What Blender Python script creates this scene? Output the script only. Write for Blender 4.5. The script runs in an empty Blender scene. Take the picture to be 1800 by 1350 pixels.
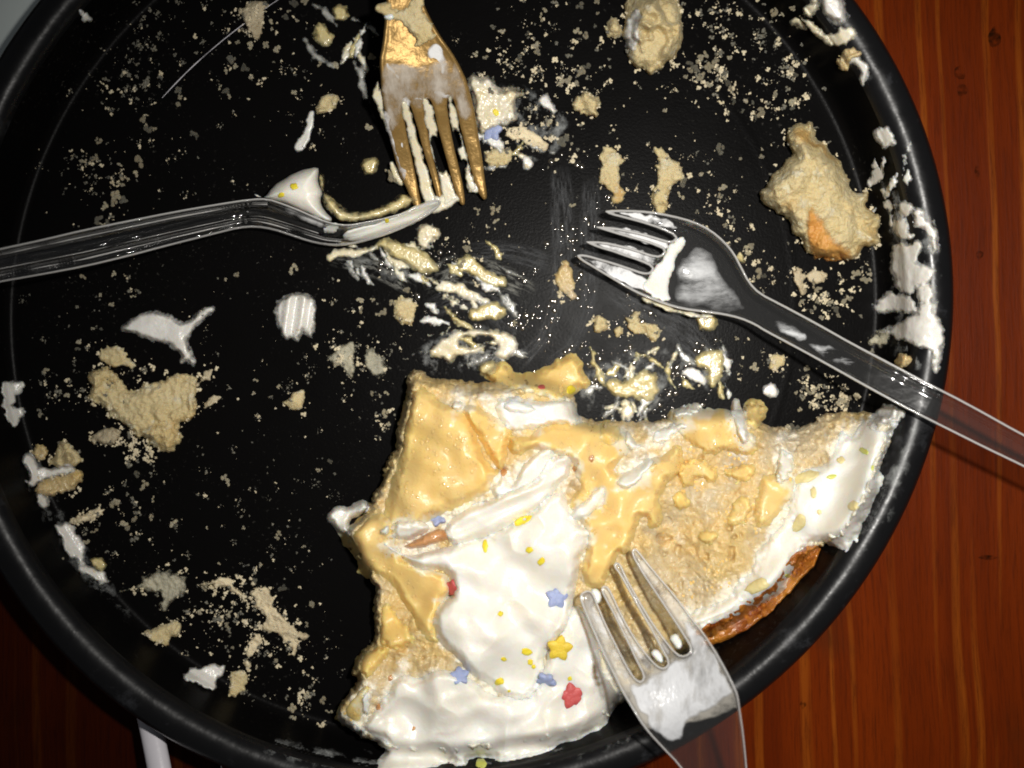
import bpy, math, random
import numpy as np

# ------------------------------------------------------------------ camera, light, exposure
SC = bpy.context.scene
COL = SC.collection
S = 0.26 / 1800.0          # metres per photo pixel on the pan floor
HC = 0.30                  # camera height above the pan floor
cam_d = bpy.data.cameras.new("camera")
cam_d.sensor_width = 36.0
cam_d.lens = 36.0 * HC / 0.26
cam_d.clip_start = 0.01
cam_d.clip_end = 20.0
cam_d.dof.use_dof = True
cam_d.dof.focus_distance = HC - 0.010
cam_d.dof.aperture_fstop = 8.0
cam = bpy.data.objects.new("camera", cam_d)
cam.location = (0, 0, HC)
COL.objects.link(cam)
SC.camera = cam

world = bpy.data.worlds.new("World")
SC.world = world
world.use_nodes = True
world.node_tree.nodes["Background"].inputs[0].default_value = (0.92, 0.95, 1.0, 1)
world.node_tree.nodes["Background"].inputs[1].default_value = 0.06

fl = bpy.data.lights.new("camera_flash", 'SPOT')
fl.energy = 4.7
fl.color = (1.0, 0.965, 0.91)
fl.shadow_soft_size = 0.007
fl.spot_size = math.radians(80)
fl.spot_blend = 1.0
flash = bpy.data.objects.new("camera_flash", fl)
flash.location = (0.050, 0.032, HC + 0.005)
COL.objects.link(flash)
from mathutils import Vector
_aim = Vector((0.045, -0.010, 0.0)) - flash.location
flash.rotation_euler = _aim.to_track_quat('-Z', 'Y').to_euler()

SC.view_settings.view_transform = 'Standard'
SC.view_settings.look = 'None'
SC.view_settings.exposure = 0.0
SC.view_settings.gamma = 1.0
SC.render.engine = 'CYCLES'
SC.cycles.use_denoising = True
SC.cycles.filter_width = 1.8
SC.cycles.max_bounces = 10
SC.cycles.transparent_max_bounces = 16
SC.cycles.caustics_reflective = False
SC.cycles.caustics_refractive = False
SC.cycles.sample_clamp_indirect = 4.0

rng = np.random.RandomState(7)
random.seed(7)

# ------------------------------------------------------------------ numeric helpers
_T = np.random.RandomState(3).rand(256, 256)
_TX = np.random.RandomState(4).rand(256, 256)
_TY = np.random.RandomState(5).rand(256, 256)

def vnoise(x, y):
    xi = np.floor(x).astype(int); yi = np.floor(y).astype(int)
    fx = x - xi; fy = y - yi
    fx = fx * fx * (3 - 2 * fx); fy = fy * fy * (3 - 2 * fy)
    a = _T[xi & 255, yi & 255]; b = _T[(xi + 1) & 255, yi & 255]
    c = _T[xi & 255, (yi + 1) & 255]; d = _T[(xi + 1) & 255, (yi + 1) & 255]
    return ((a * (1 - fx) + b * fx) * (1 - fy) + (c * (1 - fx) + d * fx) * fy) * 2 - 1

def fbm(x, y, s, octv=4, seed=0.0, gain=0.5):
    v = np.zeros_like(x, dtype=float); a = 1.0; f = 1.0 / s
    for k in range(octv):
        ca, sa = math.cos(0.7 * k + 0.3), math.sin(0.7 * k + 0.3)
        xr = (x * ca - y * sa) * f + 37.3 * k + seed * 11.7
        yr = (x * sa + y * ca) * f + 71.9 * k + seed * 5.3
        v += a * vnoise(xr, yr); a *= gain; f *= 2.03
    return v

def worley(x, y, s, seed=0):
    x = x / s + seed * 13.7; y = y / s + seed * 7.1
    xi = np.floor(x).astype(int); yi = np.floor(y).astype(int)
    best = np.full(x.shape, 9.0)
    for dx in (-1, 0, 1):
        for dy in (-1, 0, 1):
            cx = xi + dx; cy = yi + dy
            px = cx + _TX[cx & 255, cy & 255]; py = cy + _TY[cx & 255, cy & 255]
            best = np.minimum(best, (px - x) ** 2 + (py - y) ** 2)
    return np.sqrt(best)

def sdf(poly, X, Y):
    """signed distance in pixels, positive inside"""
    P = np.array(poly, float); n = len(P)
    d2 = np.full(X.shape, 1e12); ins = np.zeros(X.shape, bool)
    for i in range(n):
        ax, ay = P[i]; bx, by = P[(i + 1) % n]
        ex, ey = bx - ax, by - ay
        L = ex * ex + ey * ey
        if L < 1e-9:
            continue
        wx, wy = X - ax, Y - ay
        t = np.clip((wx * ex + wy * ey) / L, 0, 1)
        d2 = np.minimum(d2, (wx - t * ex) ** 2 + (wy - t * ey) ** 2)
        if ay != by:
            c = ((ay > Y) != (by > Y)) & (X < ex * (Y - ay) / (by - ay) + ax)
            ins ^= c
    d = np.sqrt(d2)
    return np.where(ins, d, -d)

def smooth_poly(P, it=1):
    P = np.array(P, float)
    for _ in range(it):
        Q = np.roll(P, -1, 0)
        P = np.stack([0.75 * P + 0.25 * Q, 0.25 * P + 0.75 * Q], 1).reshape(-1, 2)
    return P

def gauss(X, Y, cx, cy, rx, ry=None, ang=0.0):
    ry = ry or rx
    ca, sa = math.cos(ang), math.sin(ang)
    u = (X - cx) * ca + (Y - cy) * sa; v = -(X - cx) * sa + (Y - cy) * ca
    return np.exp(-(u / rx) ** 2 - (v / ry) ** 2)

def sstep(a, b, x):
    t = np.clip((x - a) / (b - a), 0, 1)
    return t * t * (3 - 2 * t)

def Wxyz(px, py, zmm):
    """photo pixel + height in mm -> world metres"""
    z = np.asarray(zmm, float) * 0.001
    k = S * (HC - z) / HC
    return np.stack([(np.asarray(px, float) - 900) * k, -(np.asarray(py, float) - 675) * k, z], -1)

# ------------------------------------------------------------------ pan profile and the height raster
PCX, PCY = (782 - 900) * S, -(546 - 675) * S      # pan centre on the floor
OVA = math.radians(25)                            # pan is a hair oval
def pan_r(x, y):
    u = (x - PCX) * math.cos(OVA) + (y - PCY) * math.sin(OVA)
    v = -(x - PCX) * math.sin(OVA) + (y - PCY) * math.cos(OVA)
    return np.hypot(u / 1.012, v / 0.985)
# inner profile: (radius mm, height mm)
PROF = [(0, 0.0), (87.6, 0.0), (88.3, 0.45), (89.0, 0.0), (108.0, 0.0), (109.6, 0.6), (110.8, 2.4), (111.5, 6.0), (112.2, 12.0), (112.6, 16.0), (113.6, 18.6), (115.2, 20.0), (117.2, 20.4), (119.6, 19.6), (121.3, 17.6), (121.9, 15.6)]
_pr = np.array([p[0] for p in PROF[:13]]); _pz = np.array([p[1] for p in PROF[:13]])

RS = 2
RX = np.arange(-180, 1960, RS); RY = np.arange(-200, 1520, RS)
GX, GY = np.meshgrid(RX, RY)
RAST = np.zeros(GX.shape)
for _ in range(60):
    w = Wxyz(GX, GY, RAST)
    r = pan_r(w[..., 0], w[..., 1]) * 1000
    RAST = 0.5 * RAST + 0.5 * np.interp(r, _pr, _pz)
RAST[r > 121.5] = 15

def rsample(px, py, R=None):
    R = RAST if R is None else R
    fx = np.clip((np.asarray(px, float) - RX[0]) / RS, 0, len(RX) - 1.001)
    fy = np.clip((np.asarray(py, float) - RY[0]) / RS, 0, len(RY) - 1.001)
    xi = fx.astype(int); yi = fy.astype(int); fx = fx - xi; fy = fy - yi
    return (R[yi, xi] * (1 - fx) + R[yi, xi + 1] * fx) * (1 - fy) + (R[yi + 1, xi] * (1 - fx) + R[yi + 1, xi + 1] * fx) * fy

def blur(A, n):
    for _ in range(n):
        P = np.pad(A, 1, mode='edge')
        A = (P[1:-1, 1:-1] * 2 + P[:-2, 1:-1] + P[2:, 1:-1] + P[1:-1, :-2] + P[1:-1, 2:]) / 6.0
    return A

# ------------------------------------------------------------------ object helpers
def tag(o, label=None, cat=None, group=None, kind=None):
    if label: o["label"] = label
    if cat: o["category"] = cat
    if group: o["group"] = group
    if kind: o["kind"] = kind
    return o

def empty(name, loc=(0, 0, 0)):
    o = bpy.data.objects.new(name, None)
    o.empty_display_size = 0.01
    COL.objects.link(o); o.location = loc
    return o

def mesh_obj(name, V, F, mat, parent=None, smooth=True):
    me = bpy.data.meshes.new(name)
    V = np.asarray(V, float)
    if isinstance(F, np.ndarray):
        me.from_pydata(V.tolist(), [], F.tolist())
    else:
        me.from_pydata(V.tolist(), [], F)
    if smooth:
        me.polygons.foreach_set("use_smooth", np.ones(len(me.polygons), bool))
    me.update()
    if mat: me.materials.append(mat)
    o = bpy.data.objects.new(name, me)
    COL.objects.link(o)
    if parent is not None:
        o.parent = parent
        o.matrix_parent_inverse = parent.matrix_world.inverted() if False else o.matrix_parent_inverse
        o.location = -parent.location
    return o

PIX = {}
def relief(name, polys, mat, t=1.0, w=8.0, step=2, jag=((2.0, 9.0, 3),), surf=None, holes=(), base='raster',
           embed=0.25, parent=None, update=True, sm=1, follow=0, slab=None, seed=0.0, lift=0.0, cap=None, band=None, grow=0.0, taper=0.0):
    """a body traced in plan: rises from what lies below it to its own thickness (mm).
    slab=(thickness) closes it underneath as a sheet of that thickness instead."""
    global RAST
    polys = [smooth_poly(p, sm) for p in polys]
    holes = [smooth_poly(p, sm) for p in holes]
    allp = np.concatenate(polys)
    x0 = int(math.floor((allp[:, 0].min() - 14 - RX[0]) / RS)) * RS + RX[0]
    y0 = int(math.floor((allp[:, 1].min() - 14 - RY[0]) / RS)) * RS + RY[0]
    x1 = allp[:, 0].max() + 16; y1 = allp[:, 1].max() + 16
    X, Y = np.meshgrid(np.arange(x0, x1, step, dtype=float), np.arange(y0, y1, step, dtype=float))
    d = np.full(X.shape, -1e9)
    for p in polys: d = np.maximum(d, sdf(p, X, Y))
    for p in holes: d = np.minimum(d, -sdf(p, X, Y))
    d = d + grow
    if band: d = np.minimum(d, band - d)
    for (a, s, o) in jag: d = d + a * fbm(X, Y, s, o, seed)
    if callable(base): B = base(X, Y)
    else:
        B = rsample(X, Y)
        if follow:
            Bs = blur(B, follow)
            k = sstep(0, 12, d)
            B = B * (1 - k) + np.maximum(Bs, B - 3.0) * k
    ww = w(X, Y) if callable(w) else w
    tt = t(X, Y, d) if callable(t) else t
    q = np.clip(d / ww, 0, 1)
    prof = (1 - taper) * np.sqrt(np.maximum(0, 1 - (1 - q) ** 2)) + taper * q * q * (3 - 2 * q)
    Z = B + lift + tt * prof
    if surf is not None: Z = Z + surf(X, Y, d) * sstep(0, 1, prof)
    if cap is not None: Z = np.minimum(Z, cap)
    ins = d > 0
    # keep ring of outside vertices next to the inside, snapped to the outline
    P = np.pad(ins, 1)
    nb = np.zeros_like(ins)
    for dx in (0, 1, 2):
        for dy in (0, 1, 2):
            nb |= P[dy:dy + ins.shape[0], dx:dx + ins.shape[1]]
    ring = nb & ~ins
    gy, gx = np.gradient(d, step)
    gl = gx * gx + gy * gy + 1e-6
    mv = np.clip(-d / gl, 0, step * 1.3 * np.sqrt(1 / gl).clip(0, 1.2))
    XX = np.where(ring, X + gx * mv, X); YY = np.where(ring, Y + gy * mv, Y)
    if slab is None:
        bz = B if callable(base) else rsample(XX, YY)
        Z = np.where(ring, np.minimum(bz, B + min(lift, 0.0)) - embed, Z)
    else:
        th = slab(X, Y, d) if callable(slab) else slab
        mid = B + lift + (surf(X, Y, d) if surf is not None else 0) * 0
        Z = np.where(ring, mid - np.asarray(th) * 0.5, Z)
        ZB = np.where(ring, Z, B + lift - np.asarray(th) * (0.5 + 0.5 * prof))
    keep = ins | ring
    idx = -np.ones(X.shape, int); idx[keep] = np.arange(keep.sum())
    a, b, c, e = idx[:-1, :-1], idx[:-1, 1:], idx[1:, 1:], idx[1:, :-1]
    anyin = ins[:-1, :-1] | ins[:-1, 1:] | ins[1:, 1:] | ins[1:, :-1]
    ok = (a >= 0) & (b >= 0) & (c >= 0) & (e >= 0) & anyin
    F = np.stack([a[ok], e[ok], c[ok], b[ok]], -1)
    V = Wxyz(XX[keep], YY[keep], Z[keep])
    if slab is not None:
        n = len(V)
        V2 = Wxyz(XX[keep], YY[keep], ZB[keep])
        V = np.concatenate([V, V2]); F = np.concatenate([F, F[:, ::-1] + n])
    o = mesh_obj(name, V, F, mat, parent)
    if slab is None:
        at = o.data.attributes.new('edge', 'FLOAT', 'POINT')
        at.data.foreach_set('value', np.clip(d / (ww * 1.4), 0, 1)[keep].astype(np.float32))
        PIX[o.name] = (XX[keep], YY[keep])
    if slab is not None:
        # weld the rim so the sheet is closed
        import bmesh
        bm = bmesh.new(); bm.from_mesh(o.data)
        bmesh.ops.remove_doubles(bm, verts=bm.verts, dist=1e-7)
        bm.to_mesh(o.data); bm.free()
    if update:
        st = max(1, RS // step)
        sub = (slice(None, None, st), slice(None, None, st))
        Zi = np.where(ins, Z, -1e9)[sub]
        jx = int(round((x0 - RX[0]) / RS)); jy = int(round((y0 - RY[0]) / RS))
        h, wd = Zi.shape
        h = min(h, RAST.shape[0] - jy); wd = min(wd, RAST.shape[1] - jx)
        RAST[jy:jy + h, jx:jx + wd] = np.maximum(RAST[jy:jy + h, jx:jx + wd], Zi[:h, :wd])
    return o

# ------------------------------------------------------------------ materials
def new_mat(name):
    m = bpy.data.materials.new(name); m.use_nodes = True
    nt = m.node_tree; b = nt.nodes["Principled BSDF"]
    return m, nt, b

def tex_noise(nt, scale, detail=4, rough=0.55, vec=None, dist=0.0):
    n = nt.nodes.new("ShaderNodeTexNoise")
    n.inputs["Scale"].default_value = scale; n.inputs["Detail"].default_value = detail
    n.inputs["Roughness"].default_value = rough; n.inputs["Distortion"].default_value = dist
    if vec is None:
        tc = nt.nodes.new("ShaderNodeTexCoord"); vec = tc.outputs["Object"]
    nt.links.new(vec, n.inputs["Vector"])
    return n

def ramp(nt, src, stops):
    r = nt.nodes.new("ShaderNodeValToRGB")
    el = r.color_ramp.elements
    while len(el) < len(stops): el.new(0.5)
    for e, (p, c) in zip(el, stops):
        e.position = p; e.color = (*c, 1) if len(c) == 3 else c
    nt.links.new(src, r.inputs[0])
    return r

def mixc(nt, fac, a, b):
    m = nt.nodes.new("ShaderNodeMix"); m.data_type = 'RGBA'
    if hasattr(fac, 'links'): nt.links.new(fac, m.inputs[0])
    else: m.inputs[0].default_value = fac
    for k, v in ((6, a), (7, b)):
        if hasattr(v, 'links'): nt.links.new(v, m.inputs[k])
        else: m.inputs[k].default_value = (*v, 1)
    return m.outputs[2]

def bump(nt, b, layers, strength=1.0):
    prev = None
    for (src, dist) in layers:
        n = nt.nodes.new("ShaderNodeBump")
        n.inputs["Strength"].default_value = strength
        n.inputs["Distance"].default_value = dist
        nt.links.new(src, n.inputs["Height"])
        if prev is not None: nt.links.new(prev, n.inputs["Normal"])
        prev = n.outputs[0]
    nt.links.new(prev, b.inputs["Normal"])

def food(name, c1, c2, scale=120, rough=0.5, sss=0.25, sssr=(0.0022, 0.0013, 0.0006), bumps=((900, 0.0003),), coat=0.0, coatr=0.1,
         spots=None, contrast=(0.35, 0.65), rand=False, feather=None, smears=()):
    m, nt, b = new_mat(name)
    n = tex_noise(nt, scale, 5, 0.6)
    col = mixc(nt, ramp(nt, n.outputs[0], [(contrast[0], (0, 0, 0)), (contrast[1], (1, 1, 1))]).outputs[0], c1, c2)
    if spots:
        for (sc, lo, hi, sccol) in spots:
            s = tex_noise(nt, sc, 2, 0.5)
            col = mixc(nt, ramp(nt, s.outputs[0], [(lo, (0, 0, 0)), (hi, (1, 1, 1))]).outputs[0], col, sccol)
    if rand:
        oi = nt.nodes.new("ShaderNodeObjectInfo")
        hs = nt.nodes.new("ShaderNodeHueSaturation")
        mr = nt.nodes.new("ShaderNodeMapRange"); mr.inputs[3].default_value = 0.55; mr.inputs[4].default_value = 1.1
        nt.links.new(oi.outputs["Random"], mr.inputs[0]); nt.links.new(mr.outputs[0], hs.inputs["Value"])
        nt.links.new(col, hs.inputs["Color"]); col = hs.outputs[0]
    for (an, ac, am) in smears:
        at = nt.nodes.new("ShaderNodeAttribute"); at.attribute_name = an
        mu = nt.nodes.new("ShaderNodeMath"); mu.operation = 'MULTIPLY'; mu.inputs[1].default_value = am
        nt.links.new(at.outputs["Fac"], mu.inputs[0])
        col = mixc(nt, mu.outputs[0], col, ac)
    if feather:
        k, na, nsc = feather
        at = nt.nodes.new("ShaderNodeAttribute"); at.attribute_name = 'edge'
        m1 = nt.nodes.new("ShaderNodeMath"); m1.operation = 'MULTIPLY_ADD'; m1.inputs[1].default_value = k; m1.inputs[2].default_value = -0.5 * na
        nt.links.new(at.outputs["Fac"], m1.inputs[0])
        m2 = nt.nodes.new("ShaderNodeMath"); m2.operation = 'MULTIPLY_ADD'; m2.inputs[1].default_value = na; m2.use_clamp = True
        nt.links.new(tex_noise(nt, nsc, 4, 0.65).outputs[0], m2.inputs[0]); nt.links.new(m1.outputs[0], m2.inputs[2])
        nt.links.new(m2.outputs[0], b.inputs["Alpha"])
    nt.links.new(col, b.inputs["Base Color"])
    b.inputs["Roughness"].default_value = rough
    b.inputs["Subsurface Weight"].default_value = sss
    b.inputs["Subsurface Radius"].default_value = (1, 0.6, 0.3)
    b.inputs["Subsurface Scale"].default_value = sssr[0]
    b.inputs["Coat Weight"].default_value = coat
    b.inputs["Coat IOR"].default_value = 1.65
    b.inputs["Coat Roughness"].default_value = coatr
    L = []
    for (sc, dist) in bumps:
        L.append((tex_noise(nt, sc, 3, 0.6).outputs[0], dist))
    if L:
        bump(nt, b, L)
        if coat > 0:
            nt.links.new(b.inputs["Normal"].links[0].from_socket, b.inputs["Coat Normal"])
    return m

M = {}
CUSTC = (0.83, 0.565, 0.18); CREAMC = (0.86, 0.83, 0.74)
M['cream'] = food('whipped_cream', (0.87, 0.85, 0.79), (0.83, 0.79, 0.69), 70, 0.45, 0.7, (0.003,), bumps=((240, 0.00022), (800, 0.00010)), coat=0.3, coatr=0.2)
M['cream_pan'] = food('cream_smeared', (0.80, 0.78, 0.74), (0.68, 0.66, 0.60), 160, 0.35, 0.4, bumps=((350, 0.0003), (1500, 0.00006)), coat=0.3, coatr=0.2, feather=(1.5, 2.4, 420))
M['cream_yellow'] = food('cream_custard_mix', (0.74, 0.64, 0.40), (0.80, 0.76, 0.66), 140, 0.35, 0.4, bumps=((400, 0.0003), (1500, 0.00006)), coat=0.4, coatr=0.15, feather=(1.6, 2.2, 420))
M['cream_thin'] = food('cream_thinned', (0.58, 0.58, 0.54), (0.44, 0.44, 0.40), 200, 0.3, 0.2, bumps=((500, 0.0003),), coat=0.4, coatr=0.15, feather=(0.75, 1.6, 380))
M['custard'] = food('custard', CUSTC, (0.80, 0.58, 0.23), 50, 0.6, 0.75, (0.004,), bumps=((300, 0.00012), (1400, 0.00010)), coat=0.22, coatr=0.2, feather=(8.0, 2.0, 330), smears=(('cream', CREAMC, 0.6),))
M['custard_smear'] = food('custard_smeared', (0.66, 0.54, 0.24), (0.58, 0.51, 0.29), 180, 0.3, 0.4, bumps=((400, 0.0003), (1200, 0.00014)), coat=0.6, coatr=0.1, feather=(1.5, 2.2, 420))
M['sponge'] = food('sponge_cake', (0.58, 0.42, 0.165), (0.60, 0.50, 0.33), 60, 0.55, 0.5, (0.0025,), bumps=((300, 0.0005), (900, 0.00045)), coat=0.28, coatr=0.14,
                   spots=((230, 0.64, 0.74, (0.40, 0.24, 0.09)), (45, 0.54, 0.68, (0.52, 0.43, 0.29))), smears=(('custard', (0.74, 0.52, 0.20), 0.6), ('cream', CREAMC, 0.7)))
M['sponge_dry'] = food('sponge_cake_lump', (0.63, 0.53, 0.31), (0.58, 0.45, 0.21), 70, 0.75, 0.4, bumps=((500, 0.0006), (1500, 0.0004)),
                       spots=((110, 0.60, 0.72, (0.50, 0.31, 0.10)), (300, 0.58, 0.70, (0.62, 0.56, 0.39))))
M['crumb'] = food('cake_crumb', (0.78, 0.66, 0.44), (0.56, 0.46, 0.29), 130, 0.75, 0.2, bumps=((900, 0.0006),), rand=True, contrast=(0.45, 0.68))
M['crumb_wet'] = food('cake_crumb_wet', (0.32, 0.29, 0.21), (0.17, 0.16, 0.13), 300, 0.5, 0.2, bumps=((900, 0.0006),), rand=True)
M['crumb_film'] = food('damp_cake_film', (0.50, 0.46, 0.33), (0.34, 0.32, 0.24), 300, 0.6, 0.2, bumps=((900, 0.0006),), feather=(1.2, 3.2, 600))
M['crust'] = food('caramel_crust', (0.55, 0.22, 0.028), (0.24, 0.050, 0.006), 130, 0.3, 0.2, bumps=((420, 0.0012), (1100, 0.0004)), coat=0.8, coatr=0.12)
M['zest'] = food('lemon_zest', (0.88, 0.62, 0.02), (0.84, 0.74, 0.08), 120, 0.5, 0.3)
M['zest_green'] = food('lime_zest', (0.55, 0.56, 0.10), (0.60, 0.62, 0.18), 200, 0.4, 0.2)
M['pith'] = food('pale_zest', (0.72, 0.60, 0.30), (0.74, 0.64, 0.30), 200, 0.4, 0.2)
M['crust_orange'] = food('browned_cake', (0.62, 0.34, 0.09), (0.55, 0.24, 0.05), 90, 0.55, 0.3, bumps=((500, 0.0006),), feather=(1.2, 1.5, 300))
M['nut'] = food('brown_skin', (0.62, 0.33, 0.14), (0.45, 0.20, 0.07), 200, 0.35, 0.3, coat=0.4)

def sugar(name, c):
    return food(name, c, tuple(v * 0.85 for v in c), 300, 0.55, 0.3, bumps=((900, 0.0003),), coat=0.06, coatr=0.3)
M['red'] = sugar('red_sugar', (0.60, 0.10, 0.095))
M['yellow'] = sugar('yellow_sugar', (0.86, 0.62, 0.06))
M['blue'] = sugar('blue_sugar', (0.34, 0.40, 0.63))
M['white_star'] = sugar('white_sugar', (0.80, 0.76, 0.70))

# black non-stick pan
def pan_material():
    m, nt, b = new_mat('black_nonstick')
    n = tex_noise(nt, 35, 6, 0.7)
    b.inputs["Base Color"].default_value = (0.0035, 0.0033, 0.0033, 1)
    f = tex_noise(nt, 900, 3, 0.7)           # dried specks of batter and grease left in the coating
    n2 = tex_noise(nt, 28, 4, 0.65)
    mm = nt.nodes.new("ShaderNodeMath"); mm.operation = 'MULTIPLY'
    r1 = ramp(nt, f.outputs[0], [(0.62, (0, 0, 0)), (0.72, (1, 1, 1))])
    r2 = ramp(nt, n2.outputs[0], [(0.46, (0, 0, 0)), (0.66, (1, 1, 1))])
    nt.links.new(r1.outputs[0], mm.inputs[0]); nt.links.new(r2.outputs[0], mm.inputs[1])
    col = mixc(nt, mm.outputs[0], (0.0030, 0.0028, 0.0028), (0.06, 0.057, 0.050))
    nt.links.new(col, b.inputs["Base Color"])
    rr = ramp(nt, n.outputs[0], [(0.3, (0.26,) * 3), (0.7, (0.36,) * 3)])
    nt.links.new(rr.outputs[0], b.inputs["Roughness"])
    b.inputs["Specular IOR Level"].default_value = 0.03
    g = tex_noise(nt, 1500, 3, 0.6)
    bump(nt, b, [(g.outputs[0], 0.00004), (n.outputs[0], 0.00006)])
    return m
M['pan'] = pan_material()

def rim_material():
    m, nt, b = new_mat('black_enamel_rim')
    b.inputs["Base Color"].default_value = (0.006, 0.006, 0.0065, 1)
    n = tex_noise(nt, 120, 6, 0.7)
    f = tex_noise(nt, 60, 6, 0.75)
    col = mixc(nt, ramp(nt, f.outputs[0], [(0.58, (0, 0, 0)), (0.84, (1, 1, 1))]).outputs[0], (0.006, 0.006, 0.0065), (0.05, 0.052, 0.058))
    nt.links.new(col, b.inputs["Base Color"])
    rr = ramp(nt, n.outputs[0], [(0.3, (0.22,) * 3), (0.7, (0.42,) * 3)])
    nt.links.new(rr.outputs[0], b.inputs["Roughness"])
    b.inputs["Specular IOR Level"].default_value = 0.24
    bump(nt, b, [(tex_noise(nt, 200, 3).outputs[0], 0.00012)])
    return m
M['rim'] = rim_material()

def film_material(name, col, amount=0.5, scale=220, stretch=(1, 1, 1), lo=0.45, hi=0.7, rough=0.25, rot=0.0, bumpd=0.0003):
    """thin see-through film of cream or grease"""
    m, nt, b = new_mat(name)
    tc = nt.nodes.new("ShaderNodeTexCoord"); mp = nt.nodes.new("ShaderNodeMapping")
    mp.inputs["Scale"].default_value = stretch; mp.inputs["Rotation"].default_value = (0, 0, rot)
    nt.links.new(tc.outputs["Object"], mp.inputs[0])
    n = tex_noise(nt, scale, 5, 0.65, mp.outputs[0])
    r = ramp(nt, n.outputs[0], [(lo, (0, 0, 0)), (hi, (amount,) * 3)])
    b.inputs["Base Color"].default_value = (*col, 1); b.inputs["Roughness"].default_value = rough
    b.inputs["Specular IOR Level"].default_value = 0.2
    at = nt.nodes.new("ShaderNodeAttribute"); at.attribute_name = 'edge'
    er = ramp(nt, at.outputs["Fac"], [(0.0, (0, 0, 0)), (0.9, (1, 1, 1))])
    mu = nt.nodes.new("ShaderNodeMath"); mu.operation = 'MULTIPLY'
    nt.links.new(r.outputs[0], mu.inputs[0]); nt.links.new(er.outputs[0], mu.inputs[1])
    nt.links.new(mu.outputs[0], b.inputs["Alpha"])
    bump(nt, b, [(n.outputs[0], bumpd)])
    return m
M['film'] = film_material('milky_film', (0.55, 0.57, 0.56), 0.55, 200, (1, 1, 1), 0.50, 0.78, 0.45)
M['film_fork'] = film_material('milky_film_on_fork', (0.80, 0.80, 0.80), 0.95, 180, (1, 1, 1), 0.30, 0.52)
M['film_bowl'] = film_material('milky_streaks_in_fork_bowl', (0.76, 0.77, 0.78), 0.95, 95, (0.45, 1.2, 1), 0.30, 0.60, rot=math.radians(-20))
M['film_head'] = film_material('milky_film_in_fork_head', (0.68, 0.69, 0.71), 0.84, 120, (1.4, 0.6, 1), 0.24, 0.50, 0.22, bumpd=0.0008)
M['film_tine'] = film_material('thin_milk_on_tines', (0.82, 0.77, 0.68), 0.42, 200, (1, 1, 1), 0.25, 0.55, 0.25)
M['film_gold'] = film_material('milky_film_on_gold', (0.62, 0.56, 0.48), 0.75, 140, (1.6, 0.5, 1), 0.36, 0.62, rot=0.2)
M['film_fork_thin'] = film_material('milky_streaks_on_fork', (0.74, 0.75, 0.76), 0.85, 160, (0.35, 1.3, 1), 0.42, 0.62, rot=math.radians(-25))

def grease():
    m, nt, b = new_mat('grease_droplets')
    n2 = tex_noise(nt, 500, 2)
    nt.links.new(mixc(nt, n2.outputs[0], (0.015, 0.013, 0.010), (0.05, 0.045, 0.035)), b.inputs["Base Color"])
    b.inputs["Roughness"].default_value = 0.14
    b.inputs["Coat Weight"].default_value = 1.0
    b.inputs["Coat Roughness"].default_value = 0.10
    b.inputs["Coat IOR"].default_value = 1.8
    b.inputs["Specular IOR Level"].default_value = 0.9
    b.inputs["Specular Tint"].default_value = (1.0, 0.86, 0.70, 1)
    return m
M['grease'] = grease()

def clear_plastic(name, tint=(0.88, 0.88, 0.88), haze=0.012, rough=0.07, lo=0.42, hi=0.9):
    m = bpy.data.materials.new(name); m.use_nodes = True
    nt = m.node_tree; nt.nodes.clear()
    out = nt.nodes.new("ShaderNodeOutputMaterial")
    tr = nt.nodes.new("ShaderNodeBsdfTransparent"); tr.inputs[0].default_value = (*tint, 1)
    gl = nt.nodes.new("ShaderNodeBsdfGlossy"); gl.inputs["Roughness"].default_value = rough
    gl.inputs["Color"].default_value = (1, 1, 1, 1)
    df = nt.nodes.new("ShaderNodeBsdfDiffuse"); df.inputs[0].default_value = (0.75, 0.74, 0.72, 1)
    lw = nt.nodes.new("ShaderNodeLayerWeight"); lw.inputs[0].default_value = 0.25
    lf = nt.nodes.new("ShaderNodeLayerWeight"); lf.inputs[0].default_value = 0.5
    pw = nt.nodes.new("ShaderNodeMath"); pw.operation = 'POWER'; pw.inputs[1].default_value = 4.0
    nt.links.new(lf.outputs["Facing"], pw.inputs[0])
    fr = nt.nodes.new("ShaderNodeMapRange"); fr.inputs[3].default_value = 0.055; fr.inputs[4].default_value = 0.9
    nt.links.new(pw.outputs[0], fr.inputs[0])
    mr = nt.nodes.new("ShaderNodeMapRange")
    mr.inputs[1].default_value = lo; mr.inputs[2].default_value = hi
    mr.inputs[3].default_value = haze; mr.inputs[4].default_value = 0.6
    nt.links.new(lw.outputs["Facing"], mr.inputs[0])
    m1 = nt.nodes.new("ShaderNodeMixShader"); m2 = nt.nodes.new("ShaderNodeMixShader")
    nt.links.new(mr.outputs[0], m1.inputs[0]); nt.links.new(tr.outputs[0], m1.inputs[1]); nt.links.new(df.outputs[0], m1.inputs[2])
    nt.links.new(fr.outputs[0], m2.inputs[0]); nt.links.new(m1.outputs[0], m2.inputs[1]); nt.links.new(gl.outputs[0], m2.inputs[2])
    nt.links.new(m2.outputs[0], out.inputs[0])
    bp = nt.nodes.new("ShaderNodeBump"); bp.inputs["Distance"].default_value = 0.00008
    n = tex_noise(nt, 160, 3)
    nt.links.new(n.outputs[0], bp.inputs["Height"])
    for s in (gl, lf): nt.links.new(bp.outputs[0], s.inputs["Normal"])
    return m
M['clear'] = clear_plastic('clear_plastic')
M['clear_side'] = clear_plastic('clear_plastic_side', haze=0.002, rough=0.06, lo=0.78, hi=1.0)
M['edge_glint'] = clear_plastic('painted_edge_glint', haze=0.58, rough=0.12)  # whitish diffuse puts the flash glints of clear edges into the colour

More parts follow.
